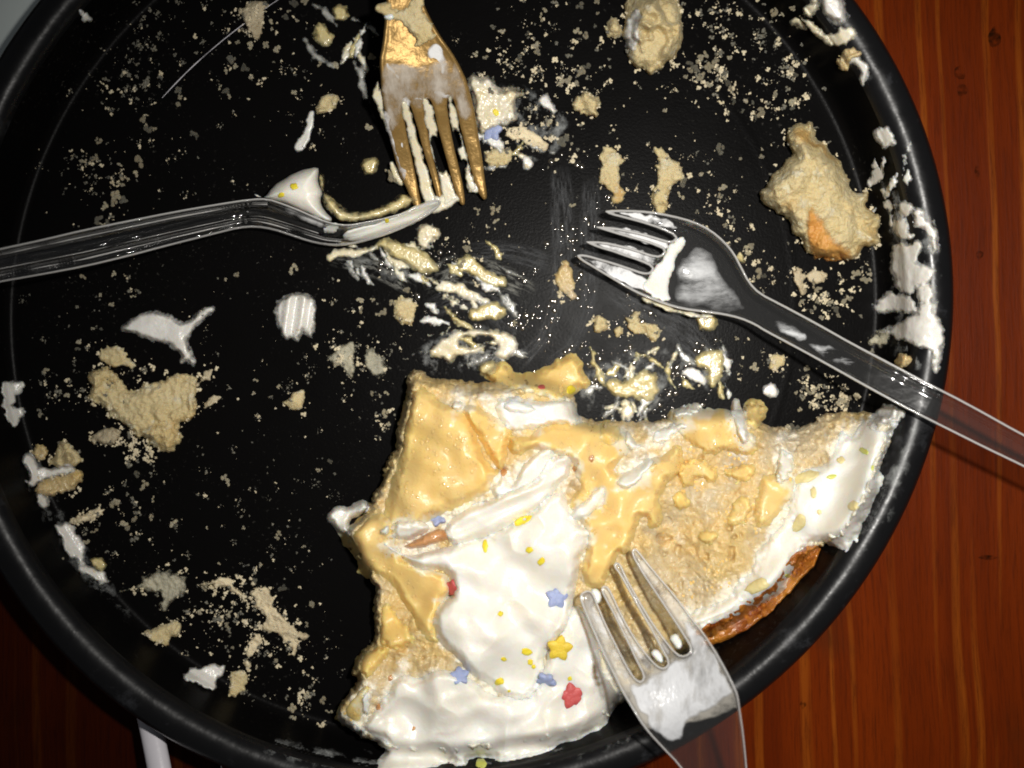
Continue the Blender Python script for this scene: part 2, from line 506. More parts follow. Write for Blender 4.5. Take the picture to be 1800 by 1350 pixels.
def gold():
    m, nt, b = new_mat('gold_coated_plastic')
    n = tex_noise(nt, 140, 5, 0.6)
    nt.links.new(mixc(nt, n.outputs[0], (0.42, 0.265, 0.090), (0.33, 0.200, 0.062)), b.inputs["Base Color"])
    b.inputs["Metallic"].default_value = 0.55
    b.inputs["Roughness"].default_value = 0.45
    bump(nt, b, [(tex_noise(nt, 170, 4).outputs[0], 0.0009), (tex_noise(nt, 1200, 2).outputs[0], 0.00005)])
    return m
M['gold'] = gold()

def white_plastic():
    m, nt, b = new_mat('white_plastic')
    b.inputs["Base Color"].default_value = (0.62, 0.60, 0.64, 1); b.inputs["Roughness"].default_value = 0.3
    bump(nt, b, [(tex_noise(nt, 300, 3).outputs[0], 0.0001)])
    return m
M['white_plastic'] = white_plastic()

def paper():
    m, nt, b = new_mat('pale_paper')
    n = tex_noise(nt, 60, 5, 0.6)
    nt.links.new(mixc(nt, n.outputs[0], (0.62, 0.69, 0.67), (0.74, 0.80, 0.77)), b.inputs["Base Color"])
    b.inputs["Roughness"].default_value = 0.6
    return m
M['paper'] = paper()

def wood(name, dark=1.0, seed=0.0):
    m, nt, b = new_mat(name)
    tc = nt.nodes.new("ShaderNodeTexCoord"); mp = nt.nodes.new("ShaderNodeMapping")
    mp.inputs["Location"].default_value = (seed + 0.33, seed * 0.37, 0)
    mp.inputs["Rotation"].default_value = (0, 0, math.radians(-1.5))
    nt.links.new(tc.outputs["Object"], mp.inputs[0])
    # slow bend of the grain
    wv = tex_noise(nt, 9, 2, 0.5, mp.outputs[0])
    sub = nt.nodes.new("ShaderNodeVectorMath"); sub.operation = 'SUBTRACT'; sub.inputs[1].default_value = (0.5, 0.5, 0.5)
    nt.links.new(wv.outputs["Color"], sub.inputs[0])
    sc = nt.nodes.new("ShaderNodeVectorMath"); sc.operation = 'MULTIPLY'; sc.inputs[1].default_value = (0.010, 0, 0)
    nt.links.new(sub.outputs[0], sc.inputs[0])
    ad = nt.nodes.new("ShaderNodeVectorMath"); ad.operation = 'ADD'
    nt.links.new(mp.outputs[0], ad.inputs[0]); nt.links.new(sc.outputs[0], ad.inputs[1])
    def stretched(sx, sy):
        q = nt.nodes.new("ShaderNodeVectorMath"); q.operation = 'MULTIPLY'; q.inputs[1].default_value = (sx, sy, 1)
        nt.links.new(ad.outputs[0], q.inputs[0]); return q.outputs[0]
    broad = tex_noise(nt, 1, 3, 0.55, stretched(75, 4))
    lines = tex_noise(nt, 1, 1, 0.4, stretched(250, 2.2))
    fine = tex_noise(nt, 1, 6, 0.75, stretched(1500, 70))
    blot = tex_noise(nt, 1, 4, 0.6, stretched(26, 14))
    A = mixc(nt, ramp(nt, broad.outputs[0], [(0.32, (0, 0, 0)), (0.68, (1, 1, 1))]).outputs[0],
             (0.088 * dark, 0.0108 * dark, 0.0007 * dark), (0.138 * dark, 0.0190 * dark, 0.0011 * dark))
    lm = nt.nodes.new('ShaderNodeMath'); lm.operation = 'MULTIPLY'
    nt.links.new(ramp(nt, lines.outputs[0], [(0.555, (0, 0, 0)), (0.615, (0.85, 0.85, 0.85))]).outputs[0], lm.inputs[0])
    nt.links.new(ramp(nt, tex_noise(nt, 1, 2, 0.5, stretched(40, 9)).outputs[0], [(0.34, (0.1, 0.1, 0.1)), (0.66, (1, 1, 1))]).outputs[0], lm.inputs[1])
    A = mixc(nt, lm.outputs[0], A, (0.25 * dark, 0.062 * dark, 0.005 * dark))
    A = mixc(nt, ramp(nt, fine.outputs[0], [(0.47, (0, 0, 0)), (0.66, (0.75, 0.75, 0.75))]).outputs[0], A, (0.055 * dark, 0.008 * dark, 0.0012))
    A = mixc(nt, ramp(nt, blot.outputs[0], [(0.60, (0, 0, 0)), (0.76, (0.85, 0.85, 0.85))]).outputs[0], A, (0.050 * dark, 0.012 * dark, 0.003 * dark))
    nt.links.new(A, b.inputs["Base Color"])
    b.inputs["Roughness"].default_value = 0.42
    b.inputs["Specular IOR Level"].default_value = 0.04
    bump(nt, b, [(lines.outputs[0], 0.0003), (fine.outputs[0], 0.0002)])
    return m
M['wood'] = wood('varnished_pine', 1.0, 0.0)
M['wood_shaded'] = wood('shade_painted_pine', 0.22, 3.0)  # same pine made darker; the dim light at lower left is in the colour

def scuff():
    m, nt, b = new_mat('dark_dent')
    b.inputs["Base Color"].default_value = (0.012, 0.005, 0.002, 1); b.inputs["Roughness"].default_value = 0.8; b.inputs["Specular IOR Level"].default_value = 0.0
    r = ramp(nt, tex_noise(nt, 420, 4).outputs[0], [(0.40, (0, 0, 0)), (0.70, (0.8, 0.8, 0.8))])
    nt.links.new(r.outputs[0], b.inputs["Alpha"])
    return m

# ------------------------------------------------------------------ the setting: table
TZ = -2.6
table = tag(empty('table_top', (0, 0, TZ * 0.001)), 'reddish brown varnished pine table top with upright grain', None, None, 'structure')
def plank(x0, x1, mat):
    V = []; F = []
    n = 24
    for i in range(n + 1):
        y = -0.34 + 0.68 * i / n
        for (x, z) in ((x0, -0.0018), (x0 + 0.0011, 0.0), (x1 - 0.0011, 0.0), (x1, -0.0018)):
            V.append((x, y, z))
    for i in range(n):
        for k in range(3):
            a = i * 4 + k; F.append((a, a + 1, a + 5, a + 4))
    o = mesh_obj('plank', V, F, mat, table, smooth=False)
    o.location = (0, 0, 0)
    return o
plank(-0.30, -0.075, M['wood_shaded'])
plank(-0.0748, 0.40, M['wood'])
# knots and dents in the right hand plank
M['dent'] = scuff()
for (x, y, rx, ry) in ((1748, 65, 11, 17), (1688, 128, 11, 14), (1691, 158, 9, 12), (1718, 302, 5, 12), (1722, 448, 7, 7),
                       (1738, 980, 16, 4), (1411, 1238, 6, 7)):
    a = np.linspace(0, 2 * math.pi, 15)[:-1]
    rr = 1 + 0.25 * np.array([vnoise(np.array([x * .1 + math.cos(t) * 1.5]), np.array([y * .1 + math.sin(t) * 1.5]))[0] for t in a])
    V = np.concatenate([Wxyz([x], [y], [TZ + 0.02]), Wxyz(x + rx * rr * np.cos(a), y + ry * rr * np.sin(a), np.full(14, TZ + 0.02))])
    V[:, 2] -= TZ * 0.001
    o = mesh_obj('dent', V, [(0, 1 + (i + 1) % 14, 1 + i) for i in range(14)], M['dent'], table, False); o.location = (0, 0, 0)

# ------------------------------------------------------------------ baking pan
pan = tag(empty('baking_pan', (PCX, PCY, 0)), 'large round black non-stick pan smeared with cake remains', 'pan')
def lathe(name, prof, mat, parent, n=192):
    V = []; F = []
    for (r, z) in prof:
        for i in range(n):
            a = 2 * math.pi * i / n
            u, v = r * 0.001 * 1.012 * math.cos(a), r * 0.001 * 0.985 * math.sin(a)
            V.append((u * math.cos(OVA) - v * math.sin(OVA), u * math.sin(OVA) + v * math.cos(OVA), z * 0.001))
    for k in range(len(prof) - 1):
        for i in range(n):
            j = (i + 1) % n
            F.append((k * n + i, k * n + j, (k + 1) * n + j, (k + 1) * n + i))
    o = mesh_obj(name, V, F, mat, parent); o.location = (0, 0, 0)
    return o
lathe('pan_floor', [(0.01, 0)] + [(r, 0) for r in (20, 45, 70, 86, 86.6, 86.9)] + [(87.3, 0.01), (87.9, 0.03), (88.5, 0.03), (89.1, 0.01), (89.5, 0), (89.8, 0), (90.5, 0), (100, 0), (107, 0), (107.6, 0), (108.0, 0)], M['pan'], pan)
lathe('pan_wall', [(108.0, 0), (108.4, 0.03), (108.9, 0.14), (109.4, 0.36), (109.9, 0.75), (110.4, 1.4), (110.8, 2.3), (111.2, 4.0), (111.6, 6.5), (112.0, 10), (112.4, 14), (112.6, 16.6)], M['pan'], pan)
rimp = []
for k in range(17):
    a = math.radians(186 - k * 16)
    rimp.append((117.3 + 4.75 * math.cos(a), 16.0 + 4.4 * math.sin(a)))
lathe('rim', rimp, M['rim'], pan)
lathe('pan_underside', [(117.0, 13.2), (114.6, 10), (113.6, 3), (112.0, -0.2), (110.5, -1.4), (60, -2.2), (0.01, -2.2)], M['rim'], pan)

# ------------------------------------------------------------------ surface recipes (mm)
def crumbly(a=1.0, seed=0):
    return lambda X, Y, d: a * (0.9 * fbm(X, Y, 26, 4, seed) + 0.9 * (0.55 - worley(X + 3 * fbm(X, Y, 9, 2), Y + 3 * fbm(X, Y, 9, 2, 4), 9, seed)) + 0.35 * fbm(X, Y, 5, 2, seed + 2))
def creamy(a=1.0, seed=0, s=70):
    return lambda X, Y, d: a * (0.7 * (1 - 2.2 * np.abs(fbm(X + 14 * fbm(X, Y, 50, 1, seed + 5), Y + 14 * fbm(X, Y, 50, 1, seed + 6), s * 1.1, 2, seed + 4))) * (s > 35) + 0.9 * fbm(X, Y, s, 1, seed) + 0.28 * fbm(X, Y, s * 0.36, 1, seed + 1) + 0.12 * np.sin((X * 0.5 + Y + 9 * fbm(X, Y, 60, 1, seed)) / 6.0) * sstep(0, 0.5, fbm(X, Y, 80, 1, seed + 3)) + 0.02 * fbm(X, Y, 8, 1, seed))
def glossy_lumps(a=1.0, seed=0):
    return lambda X, Y, d: a * (1.3 * fbm(X, Y, 60, 2, seed) + 0.30 * fbm(X, Y, 22, 1, seed) + 0.03 * fbm(X, Y, 8, 1, seed))
def moist(X, Y, d):
    wx = X + 6 * fbm(X, Y, 20, 2, 2); wy = Y + 6 * fbm(X, Y, 20, 2, 5)
    r = 1 - 2 * np.abs(fbm(wx, wy, 24, 3, 7))
    pores = -2.6 * np.maximum(0, 0.30 - worley(wx + 9 * fbm(X, Y, 30, 2, 8), wy + 9 * fbm(X, Y, 30, 2, 9), 34, 3)) / 0.30 * sstep(-0.1, 0.35, fbm(X, Y, 60, 2, 12)) - 1.2 * np.maximum(0, 0.28 - worley(wx, wy, 13, 6)) / 0.28 * sstep(0.1, 0.5, fbm(X, Y, 40, 2, 15))
    edge = 1 - sstep(4, 30, d)
    return 1.5 * fbm(X, Y, 46, 3, 1) + 0.20 * r + pores + 0.30 * fbm(X, Y, 7, 3, 3) + edge * 0.9 * (0.5 - worley(wx, wy, 9, 1))
SOFT = ((2.5, 22, 2),)
TORN = ((4.0, 22, 3), (2.2, 7, 2))
CRUM = ((3.5, 14, 3), (2.2, 5.5, 2))

LUMPS = []
def lump(name, polys, mat, label, cat, t=2.0, w=8, jag=SOFT, surf=None, group=None, under=None, **k):
    if mat in ('cream_pan', 'cream_yellow', 'custard_smear'):
        k.setdefault('taper', 0.8); jag = tuple(jag) + ((2.2, 9, 2),)
    if mat in ('sponge_dry', 'crumb', 'sponge', 'crumb_film'): LUMPS.extend(polys)
    if mat in ('sponge_dry', 'crumb', 'sponge') and not callable(t):
        t0_ = t
        t = lambda X, Y, d: t0_ * (0.8 + 0.9 * np.maximum(0, fbm(X, Y, 30, 2, t0_)))
    k.setdefault('grow', 3.5 if mat in ('cream_pan', 'cream_yellow', 'custard_smear', 'crust_orange') else 0.0)
    o = relief(name, polys, M[mat], t=t, w=w, jag=jag, surf=surf, **k)
    # origin at its base
    n = len(o.data.vertices); co = np.empty(n * 3); o.data.vertices.foreach_get('co', co); co = co.reshape(-1, 3)
    org = np.array([co[:, 0].mean(), co[:, 1].mean(), co[:, 2].min()])
    o.data.vertices.foreach_set('co', (co - org).ravel()); o.data.update(); o.location = org
    if under is not None:
        o.parent = under; o.location = org - np.array(under.location)
        o['label'] = label
        return o
    return tag(o, label, cat, group)

# milky films and grease, smeared thinly over the coating
def film(poly, mat, name, label, cat='smear', t=0.12, jag=((6, 30, 3), (3, 9, 2)), **k):
    return lump(name, [poly], mat, label, cat, t=t, w=10, jag=jag, update=False, embed=0.0, lift=0.05, **k)
film([(580, 450), (640, 445), (700, 460), (730, 480), (700, 510), (680, 500), (640, 470), (600, 462)], 'film', 'milky_film', 'bluish milky film below the left clear fork')
film([(740, 600), (780, 580), (860, 565), (930, 580), (920, 640), (860, 650), (780, 660), (740, 650)], 'film', 'milky_film', 'milky film around the swirled custard ring')
film([(1030, 640), (1080, 610), (1160, 605), (1200, 640), (1190, 700), (1130, 735), (1040, 735), (1010, 700)], 'film', 'milky_film', 'milky film in the notch above the slice')
film([(1180, 640), (1230, 610), (1280, 600), (1290, 640), (1260, 690), (1200, 690)], 'film', 'milky_film', 'milky film around the custard drip')
film([(1540, 300), (1580, 330), (1640, 380), (1655, 480), (1650, 640), (1600, 660), (1560, 620), (1540, 560), (1570, 480), (1560, 380)], 'film', 'milky_film', 'milky film over the right pan wall')
film([(1440, 20), (1500, 20), (1540, 100), (1530, 170), (1490, 120), (1450, 80)], 'film', 'milky_film', 'milky film over the upper right pan wall')
film([(1500, 960), (1545, 880), (1570, 800), (1600, 740), (1625, 740), (1600, 830), (1560, 930), (1500, 1010)], 'film', 'milky_film', 'milky film on the rim beside the right cream')
film([(450, 1310), (520, 1300), (640, 1320), (820, 1330), (1000, 1310), (1130, 1270), (1150, 1290), (1020, 1340), (850, 1365), (640, 1360), (480, 1345)], 'film', 'milky_film', 'milky film on the bottom rim under the slice')
film([(860, 140), (940, 150), (1010, 200), (1000, 270), (930, 290), (870, 280), (880, 220)], 'film', 'milky_film', 'milky crumb film right of the gold fork')
film([(60, 780), (110, 900), (150, 960), (250, 1090), (230, 1100), (130, 1010), (60, 900), (30, 800)], 'film', 'milky_film', 'faint milky film along the left pan wall')

def droplets(poly, n, label):
    P = np.array(poly, float); x0, y0 = P.min(0); x1, y1 = P.max(0)
    V = []; F = []; n0 = 0; m = 9; a = np.linspace(0, 2 * math.pi, m + 1)[:-1]
    xs = rng.uniform(x0, x1, n * 3); ys = rng.uniform(y0, y1, n * 3)
    ok = (sdf(P, xs, ys) + 14 * fbm(xs, ys, 50, 2, 3) > 0) & (fbm(xs, ys, 42, 3, 9) > 0.05)
    xs, ys = xs[ok][:n], ys[ok][:n]
    for x, y in zip(xs, ys):
        r = 1.0 + 4.4 * rng.rand() ** 3.0; el = rng.uniform(0.7, 1.5); h = r * S * 1000 * rng.uniform(0.2, 0.34); an = rng.uniform(0, 3.14)
        for (s_, z) in ((1.0, 0.0), (0.80, 0.55), (0.42, 0.90)):
            u = r * s_ * np.cos(a); v = r * s_ * el * np.sin(a)
            V.append(Wxyz(x + u * math.cos(an) - v * math.sin(an), y + u * math.sin(an) + v * math.cos(an), np.full(m, z * h)))
        V.append(Wxyz([x], [y], [h]))
        for q in range(2):
            for i in range(m):
                j = (i + 1) % m; F.append((n0 + q * m + j, n0 + q * m + i, n0 + (q + 1) * m + i, n0 + (q + 1) * m + j))
        F += [(n0 + 2 * m + (i + 1) % m, n0 + 2 * m + i, n0 + 3 * m) for i in range(m)]
        n0 += 3 * m + 1
    o = mesh_obj('grease_droplets', np.concatenate(V), F, M['grease'])
    return tag(o, label, 'grease', None, 'stuff')
droplets([(640, 470), (720, 430), (790, 430), (880, 430), (930, 470), (925, 580), (880, 600), (800, 600), (740, 560)], 230, 'fine grease droplets between the left fork and the slice')
droplets([(860, 600), (930, 520), (950, 420), (1010, 420), (1050, 500), (1100, 520), (1200, 580), (1290, 600), (1240, 720), (1100, 745), (1000, 740), (1020, 650), (980, 640), (900, 670)], 560, 'fine grease droplets on the pan below the clear fork tines')
droplets([(940, 270), (1040, 260), (1090, 320), (1060, 400), (1030, 440), (940, 420)], 60, 'fine grease droplets between the gold fork and the clear fork')

# swept fork marks: raised greasy lines following the strokes
def stroke(name, paths, mat, label, wpx=2.2, t=0.25):
    Vs = []; F = []; n0 = 0
    for P in paths:
        P = np.array(P, float)
        for _ in range(2):
            Q = [P[0]]
            for a, b in zip(P[:-1], P[1:]): Q += [0.75 * a + 0.25 * b, 0.25 * a + 0.75 * b]
            Q.append(P[-1]); P = np.array(Q)
        T = np.gradient(P, axis=0); T /= np.linalg.norm(T, axis=1)[:, None] + 1e-9
        N = np.stack([-T[:, 1], T[:, 0]], -1)
        s = np.linspace(0, 1, len(P))
        wd = wpx * (0.5 + 0.5 * vnoise(s * 14 + P[0, 0], s * 0 + P[0, 1])) * np.sqrt(np.clip(4 * s * (1 - s), 0.02, 1)) + 0.3
        for k, (o_, z) in enumerate(((-1, 0.0), (0, t), (1, 0.0))):
            X = P[:, 0] + N[:, 0] * wd * o_; Y = P[:, 1] + N[:, 1] * wd * o_
            Vs.append(Wxyz(X, Y, rsample(X, Y) * 0 + 0.06 + z))
        m = len(P)
        for k in range(2):
            for i in range(m - 1):
                F.append((n0 + k * m + i, n0 + k * m + i + 1, n0 + (k + 1) * m + i + 1, n0 + (k + 1) * m + i))
        n0 += 3 * m
    o = mesh_obj(name, np.concatenate(Vs), F, mat)
    return tag(o, label, 'smear')
def wipe_material(name, col, amount, across, lo, hi):
    m, nt, b = new_mat(name)
    tc = nt.nodes.new("ShaderNodeTexCoord"); mp = nt.nodes.new("ShaderNodeMapping")
    mp.inputs["Scale"].default_value = (1.6, across, 1)
    nt.links.new(tc.outputs["UV"], mp.inputs[0])
    n = tex_noise(nt, 1.0, 6, 0.75, mp.outputs[0], 0.4)
    r = ramp(nt, n.outputs[0], [(lo, (0, 0, 0)), (hi, (amount,) * 3)])
    b.inputs["Base Color"].default_value = (*col, 1); b.inputs["Roughness"].default_value = 0.35
    b.inputs["Specular IOR Level"].default_value = 0.3
    at = nt.nodes.new("ShaderNodeAttribute"); at.attribute_name = 'edge'
    mu = nt.nodes.new("ShaderNodeMath"); mu.operation = 'MULTIPLY'
    nt.links.new(r.outputs[0], mu.inputs[0]); nt.links.new(at.outputs["Fac"], mu.inputs[1]); nt.links.new(mu.outputs[0], b.inputs["Alpha"])
    bump(nt, b, [(n.outputs[0], 0.0004)])
    return m
M['wipe'] = wipe_material('wiped_grease', (0.10, 0.103, 0.108), 0.8, 7, 0.42, 0.75)
M['wipe_cream'] = wipe_material('wiped_cream', (0.46, 0.46, 0.41), 0.7, 5, 0.48, 0.75)
def wipe(path, wid, mat, label, z=0.05):
    P = np.array(path, float)
    for _ in range(3):
        Q = [P[0]]
        for a, b in zip(P[:-1], P[1:]): Q += [0.75 * a + 0.25 * b, 0.25 * a + 0.75 * b]
        Q.append(P[-1]); P = np.array(Q)
    T = np.gradient(P, axis=0); T /= np.linalg.norm(T, axis=1)[:, None] + 1e-9
    N = np.stack([-T[:, 1], T[:, 0]], -1)
    L = np.concatenate([[0], np.cumsum(np.linalg.norm(np.diff(P, axis=0), axis=1))]); m = len(P); q = 15
    V = []; F = []; UV = []; E_ = []
    for k in range(q):
        o_ = (k / (q - 1) - 0.5) * wid * (0.8 + 0.2 * np.sin(L / 60.0))
        X = P[:, 0] + N[:, 0] * o_; Y = P[:, 1] + N[:, 1] * o_
        V.append(Wxyz(X, Y, np.full(m, z + 0.03 * (k % 2))))
        UV += [(l / 60.0, k / (q - 1)) for l in L]
        e = np.clip(4 * (k / (q - 1)) * (1 - k / (q - 1)) * 2.0, 0, 1)
        E_ += list(e * np.clip(np.minimum(L, L[-1] - L) / 30.0, 0, 1))
    for k in range(q - 1):
        for i in range(m - 1): F.append((k * m + i, k * m + i + 1, (k + 1) * m + i + 1, (k + 1) * m + i))
    if np.mean(rsample(P[:, 0], P[:, 1])) > 0.5:
        V = [v + np.array([0, 0, 0.001]) * 0 for v in V]
        V = [Wxyz(v[:, 0] / S + 900, 675 - v[:, 1] / S, rsample(v[:, 0] / S + 900, 675 - v[:, 1] / S) + 0.25) for v in V]
    o = mesh_obj('wipe_mark', np.concatenate(V), F, mat)
    at = o.data.attributes.new('edge', 'FLOAT', 'POINT'); at.data.foreach_set('value', np.array(E_, np.float32))
    uv = o.data.uv_layers.new(name='UVMap'); li = np.empty(len(o.data.loops), int); o.data.loops.foreach_get('vertex_index', li)
    uv.data.foreach_set('uv', np.array(UV)[li].ravel())
    return tag(o, label, 'smear')
wipe([(985, 290), (990, 420), (985, 520), (960, 590), (905, 645)], 46, M['wipe'], 'long curved wipe mark from the gold fork down to the slice')
wipe([(1040, 310), (1035, 420), (1040, 520), (1015, 600), (960, 645)], 40, M['wipe'], 'curved wipe mark passing the clear fork tine tips', 0.09)
wipe([(1070, 500), (1140, 550), (1200, 580), (1250, 640), (1262, 690)], 60, M['wipe'], 'slanting wipe mark below the clear fork head', 0.05)
wipe([(740, 500), (800, 470), (870, 480), (940, 520)], 56, M['wipe_cream'], 'creamy curved wipe mark between the left fork and slice', 0.07)
wipe([(750, 545), (810, 520), (870, 540), (905, 590)], 50, M['wipe'], 'grey wipe mark above the swirled custard ring', 0.05)
wipe([(580, 450), (640, 462), (690, 480), (730, 510)], 44, M['wipe_cream'], 'milky wipe mark trailing from under the left fork', 0.05)
wipe([(820, 440), (900, 440), (980, 470)], 40, M['wipe'], 'faint wipe mark left of the clear fork tines', 0.05)
M['wipe_custard'] = wipe_material('wiped_custard', (0.58, 0.47, 0.22), 0.95, 2.5, 0.36, 0.60)
M['streak_cream'] = wipe_material('streaked_cream', (0.66, 0.66, 0.62), 0.95, 2.5, 0.38, 0.62)
for (x0, x1, y0, y1, ang, spread, n, lab) in (
        (730, 900, 440, 560, 28, 14, 20, 'short cream or custard streak between the left fork tines and the slice'),
        (740, 905, 570, 648, 5, 35, 12, 'short cream or custard streak around the swirled custard ring'),
        (1030, 1190, 620, 735, 35, 60, 20, 'short cream or custard streak in the notch above the slice'),
        (1195, 1280, 600, 690, 65, 30, 9, 'short cream or custard streak around the custard drip'),
        (575, 740, 425, 500, 30, 14, 10, 'short cream or custard streak just under the left clear fork'),
        (560, 655, 20, 200, 55, 40, 9, 'short cream or custard streak left of the gold fork'),
        (1530, 1600, 270, 420, 100, 14, 8, 'short cream streak on the right pan wall above the ragged smear'),
        (840, 960, 240, 300, 20, 40, 7, 'short cream or custard streak below the blue star by the gold fork')):
    for _ in range(n):
        x, y = rng.uniform(x0, x1), rng.uniform(y0, y1); a = math.radians(ang + rng.normal(0, spread)); L_ = rng.uniform(14, 42); c_ = rng.uniform(-0.25, 0.25)
        dx, dy = math.cos(a), math.sin(a)
        wd_ = rng.uniform(3, 9); pl = []
        for f in np.linspace(-1, 1, 7): pl.append((x + dx * L_ * f + dy * (wd_ * (1 - abs(f) ** 1.5) * rng.uniform(.5, 1.3) + c_ * L_ * (1 - f * f)), y + dy * L_ * f - dx * (wd_ * (1 - abs(f) ** 1.5) * rng.uniform(.5, 1.3) + c_ * L_ * (1 - f * f))))
        for f in np.linspace(1, -1, 7)[1:-1]: pl.append((x + dx * L_ * f - dy * (wd_ * (1 - abs(f) ** 1.5) * rng.uniform(.5, 1.3) - c_ * L_ * (1 - f * f)), y + dy * L_ * f + dx * (wd_ * (1 - abs(f) ** 1.5) * rng.uniform(.5, 1.3) - c_ * L_ * (1 - f * f))))
        mt_ = 'cream_pan' if x > 1500 else ('custard_smear', 'cream_yellow', 'cream_pan', 'cream_thin', 'cream_thin', 'cream_thin')[rng.randint(6)]
        lump('cream_streak', [pl], mt_, lab, 'smear', t=rng.uniform(0.25, 0.9), w=6, jag=((3.5, 13, 3), (2, 5.5, 2)), group=lab.replace('short ', '').replace(' streak ', ' streaks '), update=False, grow=1.5, seed=float(rng.rand() * 50))
stroke('highlight', [[(497, -6), (470, 12), (420, 48), (380, 80), (340, 115), (310, 145), (285, 172)]], M['white_plastic'], 'painted hairline scratch crossing the top left of the pan', 0.8, 0.1)  # highlight along the floor ring painted as a pale line

# ------------------------------------------------------------------ the cake slice
cake = tag(empty('cake_slice', (0.015, -0.035, 0)), 'half eaten cake slice with orange custard and white whipped cream, in the pan', 'cake')
SL = [(712, 664), (725, 652), (745, 655), (762, 664), (780, 669), (830, 672), (870, 668), (910, 668), (960, 668), (1005, 690), (1010, 715), (1016, 736), (1050, 740), (1090, 742), (1120, 740),
      (1150, 738), (1178, 733), (1182, 720), (1205, 716), (1240, 718), (1270, 724), (1300, 718), (1330, 735), (1338, 748), (1375, 752), (1395, 758), (1420, 745), (1442, 735), (1456, 727),
      (1500, 725), (1545, 728), (1570, 738), (1560, 785), (1545, 825), (1535, 870), (1510, 920), (1470, 948), (1440, 955), (1410, 985), (1385, 1020), (1360, 1050), (1310, 1085), (1250, 1118), (1200, 1150),
      (1150, 1200), (1085, 1240), (1060, 1265), (1000, 1290), (940, 1310), (870, 1320), (780, 1325), (690, 1320), (655, 1306), (635, 1297), (612, 1282), (590, 1266), (588, 1250), (600, 1230), (622, 1205), (630, 1192), (617, 1184),
      (620, 1166), (636, 1142), (655, 1130), (660, 1110), (655, 1085), (655, 1050), (660, 1034), (650, 1015), (632, 985), (612, 960), (600, 930), (640, 905), (655, 885), (663, 862), (674, 838), (680, 806), (692, 798),
      (698, 765), (705, 744), (707, 720), (711, 690)]
def sp_t(X, Y, d):
    t = 15.0 + 0 * X
    t += 2.0 * gauss(X, Y, 770, 830, 110, 140) - 4.0 * gauss(X, Y, 1250, 880, 150, 130) - 3.5 * gauss(X, Y, 1450, 790, 90, 50) + 1.0 * gauss(X, Y, 880, 1080, 140)
    t += 2.2 * fbm(X, Y, 90, 2, 21) + 1.5 * gauss(X, Y, 1320, 760, 30) - 3.0 * gauss(X, Y, 690, 1110, 30, 50) - 2.5 * gauss(X, Y, 1185, 960, 40, 60)
    return t
def sp_w(X, Y):
    return 13 + 9 * sstep(700, 900, X) + 40 * gauss(X, Y, 1440, 750, 130, 45) + 24 * gauss(X, Y, 860, 660, 150, 40) + 26 * gauss(X, Y, 1130, 740, 90, 40)
relief('sponge', [SL], M['sponge'], t=sp_t, w=sp_w, jag=TORN, surf=moist, parent=cake, embed=0.2)

# browned crust at the foot of the slice
relief('crust', [[(1412, 962), (1436, 956), (1446, 966), (1428, 1000), (1398, 1030), (1372, 1060), (1338, 1092), (1300, 1116), (1256, 1134), (1225, 1140), (1215, 1110), (1290, 1050), (1360, 990)]],
       M['crust'], t=3.0, w=14, jag=((2, 16, 2),), surf=glossy_lumps(0.7, 3), parent=cake)

CUS = []; CRE = []
def custard(poly, t=2.6, w=16, seed=0, a=1.0, jag=SOFT, **k):
    CUS.append(poly)
    tt = (lambda X, Y, d: t(X, Y, d) + 1.3) if callable(t) else t + 1.3
    return relief('custard', [poly], M['custard'], t=tt, w=w * 1.25, lift=-1.3, grow=4, taper=0.75, jag=tuple(jag) + ((2.5, 11, 2),), surf=glossy_lumps(a, seed), parent=cake, follow=45, seed=seed, **k)
custard([(714, 692), (736, 674), (762, 692), (790, 712), (815, 722), (836, 745), (845, 770), (852, 800), (866, 815), (882, 832), (866, 850), (858, 872), (820, 888), (770, 908), (740, 926), (700, 938), (655, 945), (672, 900), (684, 860), (697, 800), (702, 760), (708, 720)],
        t=lambda X, Y, d: 3.2 + 1.0 * gauss(X, Y, 770, 830, 90), w=20, seed=1, a=0.55)
custard([(640, 902), (680, 898), (702, 940), (690, 960), (722, 985), (760, 1000), (790, 1010), (800, 1040), (775, 1060), (768, 1095), (775, 1135), (745, 1128), (724, 1082), (708, 1060), (690, 1032), (678, 1020), (660, 1015), (640, 1014), (622, 1008), (634, 992), (612, 968), (596, 942), (590, 922), (620, 930)],
        t=3.4, w=16, seed=2, a=1.0)
custard([(845, 658), (870, 642), (881, 632), (896, 645), (901, 660), (940, 655), (970, 640), (990, 625), (1008, 618), (1022, 633), (1031, 655), (1037, 680), (1010, 688), (1000, 702), (975, 706), (955, 696), (930, 691), (900, 682), (870, 674)],
        t=4.5, w=15, seed=3)
custard([(890, 758), (920, 768), (960, 745), (1000, 742), (1050, 745), (1100, 758), (1112, 775), (1102, 800), (1082, 815), (1076, 830), (1110, 830), (1140, 810), (1170, 798), (1185, 776), (1205, 786), (1198, 830), (1172, 850), (1160, 880), (1166, 930), (1140, 928), (1131, 905), (1120, 932), (1102, 978),
         (1085, 972), (1075, 1002), (1060, 1034), (1028, 1036), (1022, 1000), (1032, 960), (1026, 920), (1005, 900), (1005, 870), (1024, 860), (1012, 830), (1008, 810), (980, 802), (950, 792), (930, 792), (905, 802), (890, 792)],
        t=3.6, w=15, seed=4, a=1.3)
custard([(812, 720), (830, 712), (850, 724), (872, 736), (896, 745), (898, 762), (892, 782), (890, 800), (888, 814), (878, 826), (864, 808), (849, 784), (838, 760), (822, 740)], t=4.2, w=13, seed=5, a=0.6)
custard([(1046, 752), (1060, 740), (1080, 740), (1096, 754), (1098, 772), (1084, 788), (1062, 788), (1048, 774)], t=3.0, w=22, seed=6, a=0.3)
